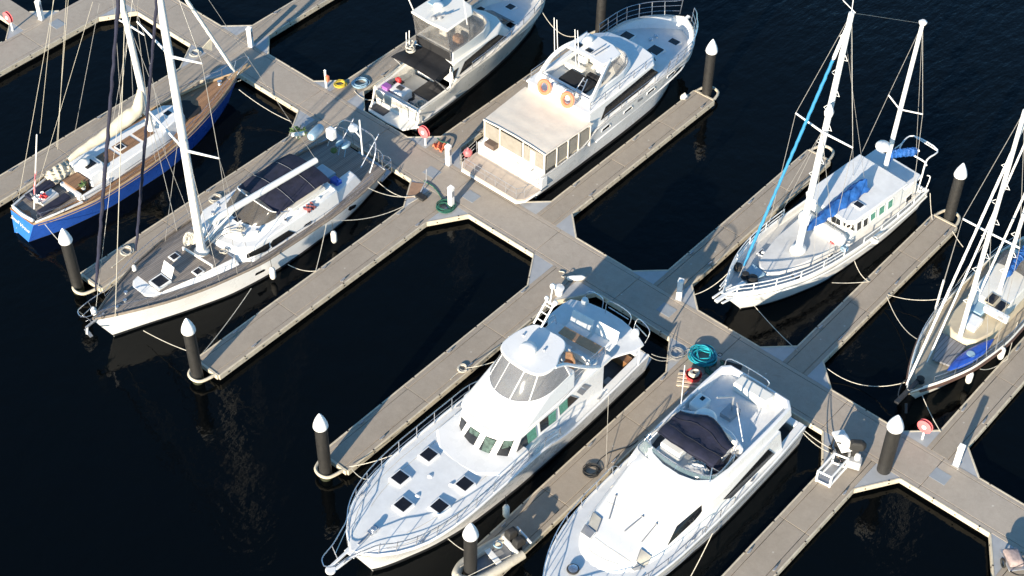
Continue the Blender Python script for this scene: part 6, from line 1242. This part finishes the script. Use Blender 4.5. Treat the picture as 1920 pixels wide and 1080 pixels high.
def reel():
    r = thing('hose_reel','','hose reel',group='red hose reels on white posts'); m = MB(); m.tube([(0,0,0),(0,0,.95)],.06,8); m.done('post',M['wht'],r); m = MB(); m.lathe([(.36,-.1),(.38,-.09),(.38,-.06),(.2,-.05),(.2,.05),(.38,.06),(.38,.09),(.36,.1)],(0,-.1,1.05),20,axis=(0,1,0)); m.done('reel',M['pink'],r); m = MB(); m.lathe([(.1,-.14),(.12,-.12),(.12,.0)],(0,-.1,1.05),12,axis=(0,1,0)); m.done('hub',M['wht'],r); return r
RL = reel()
for i,((px,py),lab) in enumerate((((798,272),'red hose reel between the fishing cruiser and the awning cruiser'),((1729,823),'red hose reel beside the stout walkway pile'),((24,57),'red hose reel in the top left corner'))):
    o = RL if i == 0 else copy_tree(RL); o.location = at(px,py,ZD); o['label'] = lab
r = thing('dock_ladder_post','white post with a small orange flag on the walkway edge behind the ketch','post',at(612,164,ZD)); m = MB(); m.tube([(0,0,0),(0,0,1.2)],.07,8); m.done('post',M['wht'],r); m = MB(); m.lathe([(.06,1.2),(.09,1.26),(.02,1.34)],n=8); m.done('cap',M['wht'],r); m = MB(); m.box(.05,.25,-.1,.1,.55,.95); m.done('box',M['orange'],r,bevel=.03)
def coil(name,lab,px,py,R0,n_,m_,r=.03,cat='hose',tail=None,z=ZD,lay=.5):
    "a hose or line coiled in uneven turns"
    c = at(px,py,z); pts = []
    for i in range(n_*16+1):
        a = i/16*2*math.pi; k = i/16; rr = R0*(1+.20*math.sin(k*2.3)+.14*math.sin(a*2+k)); ox,oy = .15*R0*math.sin(k*3.7),.13*R0*math.cos(k*2.9)
        pts.append((c.x+ox+rr*math.cos(a),c.y+oy+rr*math.sin(a),z+r+.012*k+r*lay*abs(math.sin(k*1.9+a))))
    if tail: pts += [tuple(at(x,y,z)+Vector((0,0,r))) for x,y in tail]
    pp = curve(pts,2); m = MB(); m.tube(pp,r,6); o = m.done(name,M[m_]); return tag(o,lab,cat)
coil('hose_coil','dark green hose coiled beside the white pedestal',836,389,.42,8,'green',.035,tail=[(828,372),(822,362),(812,350),(795,340)])
coil('hose_coil','yellow hose coil on the walkway corner behind the fishing cruiser',638,159,.3,6,'yellow',.035)
coil('hose_coil','pale green hose coil on the finger dock left of the fishing cruiser',676,157,.42,6,'lblue',.035)
coil('rope_coil','black cable coiled on the finger dock right of the large flybridge yacht',1109,884,.33,7,'drope',.02,'cable',[(1118,872),(1140,850),(1180,838),(1196,826)])
coil('hose_coil','bright turquoise hose heaped on the walkway corner',1318,670,.54,17,'cyanh',.032,lay=1.6)
coil('hose_coil','dark green hose coil beside the heap of turquoise hose',1341,693,.42,6,'green',.04)
coil('rope_coil','thin grey line coiled on the corner plate left of the turquoise hose',1268,664,.35,5,'wire',.02,'line',[(1290,655),(1305,657)])
coil('rope_coil','pale line coiled at the dock edge beside the white yacht mast',405,374,.3,5,'rope',.03,'line')
coil('rope_coil','pale line coiled on the dock near the white yacht bow',238,472,.28,4,'rope',.03,'line',[(225,490),(210,502)])
coil('rope_coil','loose pale line left on the dock edge beside the clear windscreen',868,692,.22,4,'rope',.03,'line',[(858,700),(845,712)])
coil('rope_coil','brown line coiled at the top left behind the blue yacht bow',366,101,.28,4,'rope',.03,'line')
t = thing('hose_stand','short grey hydrant standing beside the turquoise hose','hydrant',at(1346,690,ZD)); m = MB(); m.lathe([(.09,0),(.09,.7),(.13,.75),(.12,.9),(.03,.98)],n=10); m.done('body',M['alu'],t); m = MB(); m.tube([(0,0,.6),(.22,0,.6),(.25,0,.45)],.05,8); m.done('outlet',M['green'],t); m = MB(); m.torus((0,0,1.0),.11,.02); m.done('handwheel',M['rub'],t)
t = thing('crab_pot','red tub holding a coil of white rope beside the turquoise hose','tub',at(1300,709,ZD)); m = MB(); m.lathe([(.34,0),(.42,.32),(.40,.33),(.33,.06)],n=18); m.done('tub',M['red'],t); m = MB()
for i in range(5): m.torus((.03*i-.06,.03*math.sin(i*2),.26+.05*i),.2+.02*math.sin(i*3),.05,(.2*math.sin(i),.2*math.cos(i*2),1),16,6)
m.done('rope',M['rope'],t)
t = thing('pallet','small pale timber pallet lying under the red tub','pallet',at(1296,716,ZD),30)
for i in range(4): m = MB(); m.box(-.7,.5,-.4+.25*i,-.25+.25*i,0,.05); m.done('slat',M['whaler'],t)
for x in (-.6,.4): m = MB(); m.box(x-.05,x+.05,-.45,.55,-.004,-.001); m.done('bearer',M['whaler'],t)
t.location.z += .01
t = thing('black_mat','black square mat lying beside the green hose coil','mat',at(1368,692,ZD),20); m = MB(); m.box(-.55,.55,-.45,.45,.002,.03); m.done('mat',M['rub'],t,bevel=.01)
t = thing('plywood_sheet','rusty brown plywood sheet on the corner plate beside the white ketch stern','board',(0,0,ZD)); m = MB(); q = [at(x,y,ZD) for x,y in ((772,342),(795,345),(790,366),(762,372))]; m.prism([(p.x,p.y) for p in q],.002,.03); m.done('sheet',mat('rusty_plywood',(.32,.20,.13),.8,var=.2,scale=4),t)
t = thing('boarding_bar','dark metal bar standing on the plywood sheet by the white ketch stern','bar',at(785,368,ZD)); m = MB(); m.tube([(0,0,0),(-.25,.9,.45),(-.3,1.0,1.2)],.035); m.done('bar',M['alu'],t); m = MB(); m.box(-.1,.5,-.2,.2,0,.16); m.done('foot',M['rub'],t,bevel=.03)
t = thing('life_jacket','red life jacket bundle with green straps beside the awning cruiser','life jacket',at(826,276,ZD)); m = MB(); m.grid([[(.7*(i/7-.5),.6*(k/7-.5),.12+.10*math.sin(i*1.7+k)) for k in range(8)] for i in range(8)],t=.1); m.done('jacket',M['orange'],t,smooth=60); m = MB(); m.tube(curve([(-.5,.3,.2),(0,.1,.35),(.3,.35,.25),(.6,.1,.1)],4),.04); m.done('strap',M['green'],t)
t = thing('plant_pot','bushy green potted plant on the dock by the white yacht stern','plant',at(560,257,ZD)); m = MB(); m.lathe([(.16,0),(.22,.3),(.2,.3),(.18,.25)],n=12); m.done('pot',M['gel2'],t); m = MB()
for i in range(130):
    a = random.uniform(0,6.28); rr = random.uniform(.05,.45); z = .25+random.uniform(0,.5)*(1-rr); c = Vector((rr*math.cos(a),rr*math.sin(a),z)); u = Vector((math.cos(a)+random.uniform(-.6,.6),math.sin(a)+random.uniform(-.6,.6),random.uniform(-.2,.7))).normalized()*.13; v = u.orthogonal().normalized()*.045; m.add([c-u,c+v,c+u,c-v],[(0,1,2,3)])
m.done('leaves',M['leaf'],t,smooth=0)
t = thing('bucket','white bucket on the finger dock corner behind the large flybridge yacht','bucket',at(1048,551,ZD)); m = MB(); m.lathe([(.2,0),(.26,.42),(.28,.42),(.28,.46),(.0,.5)],n=16); m.done('body',M['wht'],t); m = MB(); m.torus((0,0,.45),.27,.015,(.5,0,1)); m.done('handle',M['steel'],t)
t = thing('white_fender','long white fender lying on the walkway corner in the yacht shadow edge','fender',at(1080,525,ZD),40); m = MB(); m.lathe([(.03,-.5),(.13,-.42),(.15,-.2),(.15,.3),(.1,.42),(.03,.5)],(0,0,.16),12,axis=(1,0,.1)); m.done('body',M['fend'],t); m = MB(); m.tube(curve([(-.5,0,.16),(-.75,.2,.05),(-.6,.5,.04),(-.9,.6,.04)],4),.03); m.done('line',M['rope'],t)
# white tubular frame with the outboard motors
t = thing('tubular_cage','white tubular frame box lying on the finger dock','frame',at(1566,890,ZD),0)
q = [at(x,y,ZD)-at(1566,890,ZD) for x,y in ((1530,901),(1555,913),(1586,878),(1560,868))]
for i in range(4):
    a,b_ = q[i],q[(i+1)%4]; 
    for z in (.06,.72): m = MB(); m.tube([a+Vector((0,0,z)),b_+Vector((0,0,z))],.055,8); m.done('rail',M['wht'],t)
    m = MB(); m.tube([a+Vector((0,0,0)),a+Vector((0,0,.75))],.055,8); m.done('upright',M['wht'],t)
m = MB(); m.prism([(p.x*.9,p.y*.9) for p in q],.03,.06); m.done('tray',M['alu'],t)
def outboard(lab,px,py,deg,s,white):
    t = thing('outboard_motor',lab,'outboard motor',at(px,py,ZD),deg); t.scale = (s,s,s)
    m = MB(); m.loft([[(x*k,y*k,z) for x,y in ((-.3,-.2),(.35,-.22),(.5,0),(.35,.22),(-.3,.2))] for z,k in ((1.1,.85),(1.2,1),(1.5,.95),(1.62,.6))]); m.done('cowling',M['wht'] if white else M['rub'],t,bevel=.04)
    m = MB(); m.prism([(-.15,-.12),(.2,-.1),(.2,.1),(-.15,.12)],.35,1.1); m.done('leg',M['rub'],t,bevel=.02); m = MB(); m.prism([(-.2,-.06),(.45,-.05),(.45,.05),(-.2,.06)],.22,.36); m.lathe([(.03,-.2),(.09,-.1),(.09,.15),(.03,.25)],(.1,0,.15),10,axis=(1,0,0)); m.done('gearcase',M['rub'],t)
    m = MB()
    for k in range(3): a = k*2.09; m.slab([(.38,.02*math.cos(a),.15+.02*math.sin(a)),(.42,.16*math.cos(a-.3),.15+.16*math.sin(a-.3)),(.36,.16*math.cos(a+.3),.15+.16*math.sin(a+.3))],.015)
    m.done('propeller',M['steel'],t); m = MB(); m.tube([(-.3,0,1.2),(-.9,.1,1.3)],.03); m.done('tiller',M['rub'],t); m = MB(); m.bar((-.25,-.25,.75),(-.25,.25,.75),.1,.5); m.done('clamp',M['alu'],t); m = MB(); m.tube([(-.3,-.3,0),(-.25,-.2,.9)],.04); m.tube([(-.3,.3,0),(-.25,.2,.9)],.04); m.tube([(.4,0,0),(-.2,0,.8)],.04); m.done('stand',M['wht'],t); return t
outboard('black outboard motor on a stand right of the white tubular frame',1597,868,35,1.0,False)
t = thing('motor_trolley','white covered motor on a dark trolley beside the white tubular frame','trolley',at(1574,853,ZD),-35)
m = MB(); m.loft([[(x*k,y*k,z) for x,y in ((-.62,-.3),(.62,-.3),(.62,.3),(-.62,.3))] for z,k in ((.95,1),(1.02,1.04),(1.12,1.0))]); m.done('tray',M['wht'],t,bevel=.03)
m = MB(); m.loft([[(x*k+.15,y*k,z) for x,y in ((-.38,-.26),(.38,-.26),(.38,.26),(-.38,.26))] for z,k in ((1.12,1),(1.3,.95),(1.5,.55),(1.54,.3))]); m.done('cover',M['wht'],t,bevel=.05,smooth=60)
for x,y in ((-.5,-.25),(.5,-.25),(.5,.25),(-.5,.25)): m = MB(); m.tube([(x,y,.05),(x*.9,y*.9,.95)],.04); m.done('leg',M['rub'],t)
m = MB(); m.prism([(-.4,-.2),(.4,-.2),(.45,.2),(-.45,.2)],.25,.8); m.done('engine',M['rub'],t,bevel=.06)
for y in (-.36,.36): m = MB(); m.torus((-.3,y,.18),.15,.05,(0,1,0),14,6); m.done('wheel',M['rub'],t)
t = thing('engine_block','pale grey engine casing between the white frame and the pile','engine',at(1601,876,ZD),20); m = MB(); m.box(-.3,.3,-.25,.25,.1,.62); m.done('casing',M['gal'],t,bevel=.05); m = MB(); m.lathe([(.14,0),(.16,.1),(.12,.3),(.02,.34)],(.05,.05,.62),10); m.done('filter',M['wht'],t); m = MB(); m.tube(curve([(-.3,-.2,.4),(-.6,-.3,.3),(-.7,0,.12),(-.4,.3,.08)],4),.05); m.done('pipe',M['steel'],t)
# tender on the finger dock at the bottom edge
t = thing('inflatable_tender','grey inflatable tender with a black outboard motor lying on the finger dock','tender',at(935,1048,ZD),77.5)
def tp(pts,r,n_): m = MB(); m.tube(curve(pts,5),r,12); m.done(n_,M['gfend'],t,smooth=60)
tp([(.9,-.62,.32),(0,-.64,.32),(-1.0,-.62,.32),(-1.7,-.5,.36),(-2.15,-.22,.45),(-2.25,0,.48)],.22,'side_tube'); tp([(.9,.62,.32),(0,.64,.32),(-1.0,.62,.32),(-1.7,.5,.36),(-2.15,.22,.45),(-2.25,0,.48)],.22,'side_tube')
m = MB(); m.prism([(.75,-.55),(-1.5,-.5),(-2.0,0),(-1.5,.5),(.75,.55)],.08,.16); m.done('floor',M['grey'],t); m = MB(); m.box(.62,.7,-.55,.55,.1,.62); m.done('transom',M['wht'],t); m = MB(); m.box(-.45,-.15,-.6,.6,.4,.45); m.done('thwart',M['wht'],t,bevel=.02)
for y,s_ in ((-.22,-1),(.35,1)):
    m = MB(); m.loft([[(.95+x*k,y+v*k,z) for x,v in ((-.28,-.2),(.3,-.2),(.3,.2),(-.28,.2))] for z,k in ((.55,.9),(.65,1),(.95,.9),(1.05,.6))]); m.done('motor_cowling',M['rub'],t,bevel=.05); m = MB(); m.prism([(.85,y-.08),(1.1,y-.08),(1.1,y+.08),(.85,y+.08)],.02,.56); m.done('motor_leg',M['rub'],t)
m = MB(); m.box(1.32,1.42,-.6,.5,.72,.82); m.done('bar',M['wht'],t,bevel=.02); m = MB(); m.torus((.2,.35,.55),.2,.04,(.3,0,1)); m.done('steering_wheel',M['lblue'],t)
for y in (-.5,.5): m = MB(); m.tube([(-1.9,y*.6,.62),(.3,y,.62)],.02); m.done('grab_line',M['rope'],t)
t = thing('dock_cart','grey dock cart loaded with a pinkish bag at the bottom right edge','cart',at(1897,1062,ZD),-40); m = MB(); m.box(-.7,.5,-.4,.4,.35,.42); m.done('tray',M['alu'],t,bevel=.02); m = MB(); m.tube(curve([(.5,-.35,.4),(1.1,-.3,.95),(1.1,.3,.95),(.5,.35,.4)],4),.035); m.done('handle',M['rub'],t)
for y in (-.42,.42): m = MB(); m.torus((-.1,y,.22),.2,.05,(0,1,0),16,6); m.done('wheel',M['rub'],t)
m = MB(); m.loft([[(x*k,y*k,z) for x,y in ((-.55,-.34),(.35,-.32),(.38,.30),(-.5,.34))] for z,k in ((.43,.95),(.55,1.05),(.72,.98),(.82,.7))]); m.done('bag',mat('dusty_pink_bag',(.34,.27,.26),.9,var=.3,scale=6,bump=.6,bscale=5),t,bevel=.06,smooth=60)
# flush pit lids in the walkway
for i,(px,py) in enumerate(((810,323),(883,368),(1763,893),(1250,581),(107,45))):
    p = at(px,py,ZD); m = MB(); m.box(p.x-.42,p.x+.42,p.y-.36,p.y+.36,ZD-.02,ZD+.010); m.done('pit_lid',M['lid'],main if i < 4 else br,bevel=.006)
# ------------------------------------------------------------------ mooring lines and fenders
ML = [((690,352),1.5,(784,366),.6,.35,'mooring line from the white yacht stern to the plywood sheet, upper of the pair'),((708,340),1.3,(785,368),.6,.5,'mooring line from the white yacht stern to the plywood sheet, lower of the pair'),
 ((622,412),1.6,(784,372),.6,.55,'long sagging mooring line from the white yacht side to the dock corner'),((612,420),1.5,(592,508),.55,.1,'mooring line from the white yacht side down to the dock edge, upright one'),((540,496),.95,(592,508),.55,.18,'mooring line from the white yacht fender to the dock edge, nearly level one'),
 ((269,620),.55,(352,658),1.4,.1,'bow mooring line from the white yacht to the pile in front of its bow'),((471,541),.7,(381,661),.55,.12,'long spring line from the white yacht side to the finger dock tip'),
 ((84,420),1.2,(122,462),1.4,.12,'stern mooring line from the blue yacht to the nearby pile'),((448,168),1.5,(546,228),.55,.2,'bow mooring line from the blue yacht to the walkway, lower one'),((452,150),1.5,(300,195),.55,.2,'mooring line from the blue yacht bow along its finger dock'),
 ((702,186),1.3,(664,170),.55,.3,'short stern line from the fishing cruiser to the finger dock'),((1012,14),2.4,(1080,68),1.6,.7,'thick white bow line from the fishing cruiser passing behind the awning cruiser'),
 ((1372,505),1.9,(1303,552),.55,.3,'bow line from the motor sailer to the dock corner in the shadow'),((1410,568),1.2,(1495,657),.55,.12,'bow line from the motor sailer to the shaded corner plate'),((1602,489),1.5,(1630,528),.55,.25,'short side line from the motor sailer to the finger dock'),((1560,530),.8,(1630,528),.55,.06,'long low line along the motor sailer side'),((1744,362),1.6,(1748,412),.55,.1,'stern line from the motor sailer straight down to the finger dock'),
 ((1664,552),.55,(1788,556),1.4,.35,'mooring line from the finger dock to the cream ketch, upper one'),((1663,556),.55,(1729,640),1.3,.55,'mooring line from the finger dock to the cream ketch, lower one'),((1550,690),.55,(1697,717),1.4,.75,'long sagging bow line from the cream ketch to the shaded corner plate'),((1729,741),1.2,(1764,810),.55,.1,'bow line from the cream ketch to the walkway by the hose reel'),((1838,692),1.1,(1889,673),.55,.3,'side line from the cream ketch fender to the finger dock'),((1908,604),1.4,(1889,674),.55,.1,'side line from the cream ketch rail to the finger dock'),
 ((1786,433),.55,(1806,463),.02,.05,'loose line hanging off the finger dock tip beyond the motor sailer'),
 ((1222,664),1.6,(1283,666),.55,.25,'stern line from the large flybridge yacht to the turquoise hose corner'),((1218,668),1.6,(1270,668),.55,.35,'second stern line of the large flybridge yacht, lower of the two'),((1141,742),1.6,(1136,880),.55,.05,'thin upright line from the large flybridge yacht side to the black coil'),((872,690),.6,(930,677),2.4,.08,'side line from the dock to the far side of the large flybridge yacht'),((655,875),.6,(744,850),2.4,.12,'bow line from the pile bracket to the large flybridge yacht, upper one'),((660,880),.6,(692,898),2.4,.25,'bow line from the pile bracket to the large flybridge yacht, lower one'),((840,1010),2.3,(876,1035),1.5,.08,'bow line from the large flybridge yacht to the pile by the tender'),
 ((1509,808),1.7,(1568,846),.6,.1,'stern line from the navy bimini cruiser to the motor trolley, upper one'),((1506,812),1.7,(1560,850),.6,.18,'stern line from the navy bimini cruiser to the motor trolley, lower one'),((1336,1000),1.8,(1290,1090),.1,.1,'side line hanging from the navy bimini cruiser into the water')]
for a,za,b_,zb,sg,lab in ML: rope('mooring_line',lab,at(*a,za),at(*b_,zb),sg,.019 if 'thin' not in lab else .013,group='mooring lines')
def fender():
    r = thing('fender','','fender',group='white fenders hanging on boat sides'); m = MB(); m.lathe([(.03,-.42),(.12,-.38),(.165,-.26),(.165,.24),(.12,.36),(.04,.42)],n=14); m.done('body',M['fend'],r,smooth=60); m = MB(); m.tube([(0,0,.4),(-.05,0,1.1)],.015,5); m.done('lanyard',M['drope'],r); return r
F0 = fender()
for i,((px,py),z,lab) in enumerate((((626,444),.75,'white fender hanging from the white yacht side, nearer its stern'),((511,512),.6,'white fender hanging from the white yacht side, amidships'),((949,958),.95,'white fender hanging from the large flybridge yacht bow'),((1878,662),.85,'white fender on the cream ketch side, the one nearer the frame edge'),((1818,707),.75,'white fender on the cream ketch side, the one nearer its bow'))):
    o = F0 if i == 0 else copy_tree(F0); o.location = at(px,py,z); o['label'] = lab
t = thing('fender_ball','round white fender tied to the dock tip right of the awning cruiser','fender',at(1283,183,.45)); m = MB(); m.ball((0,0,0),.25); m.lathe([(.09,.2),(.05,.34)],n=8); m.done('ball',M['fend'],t)
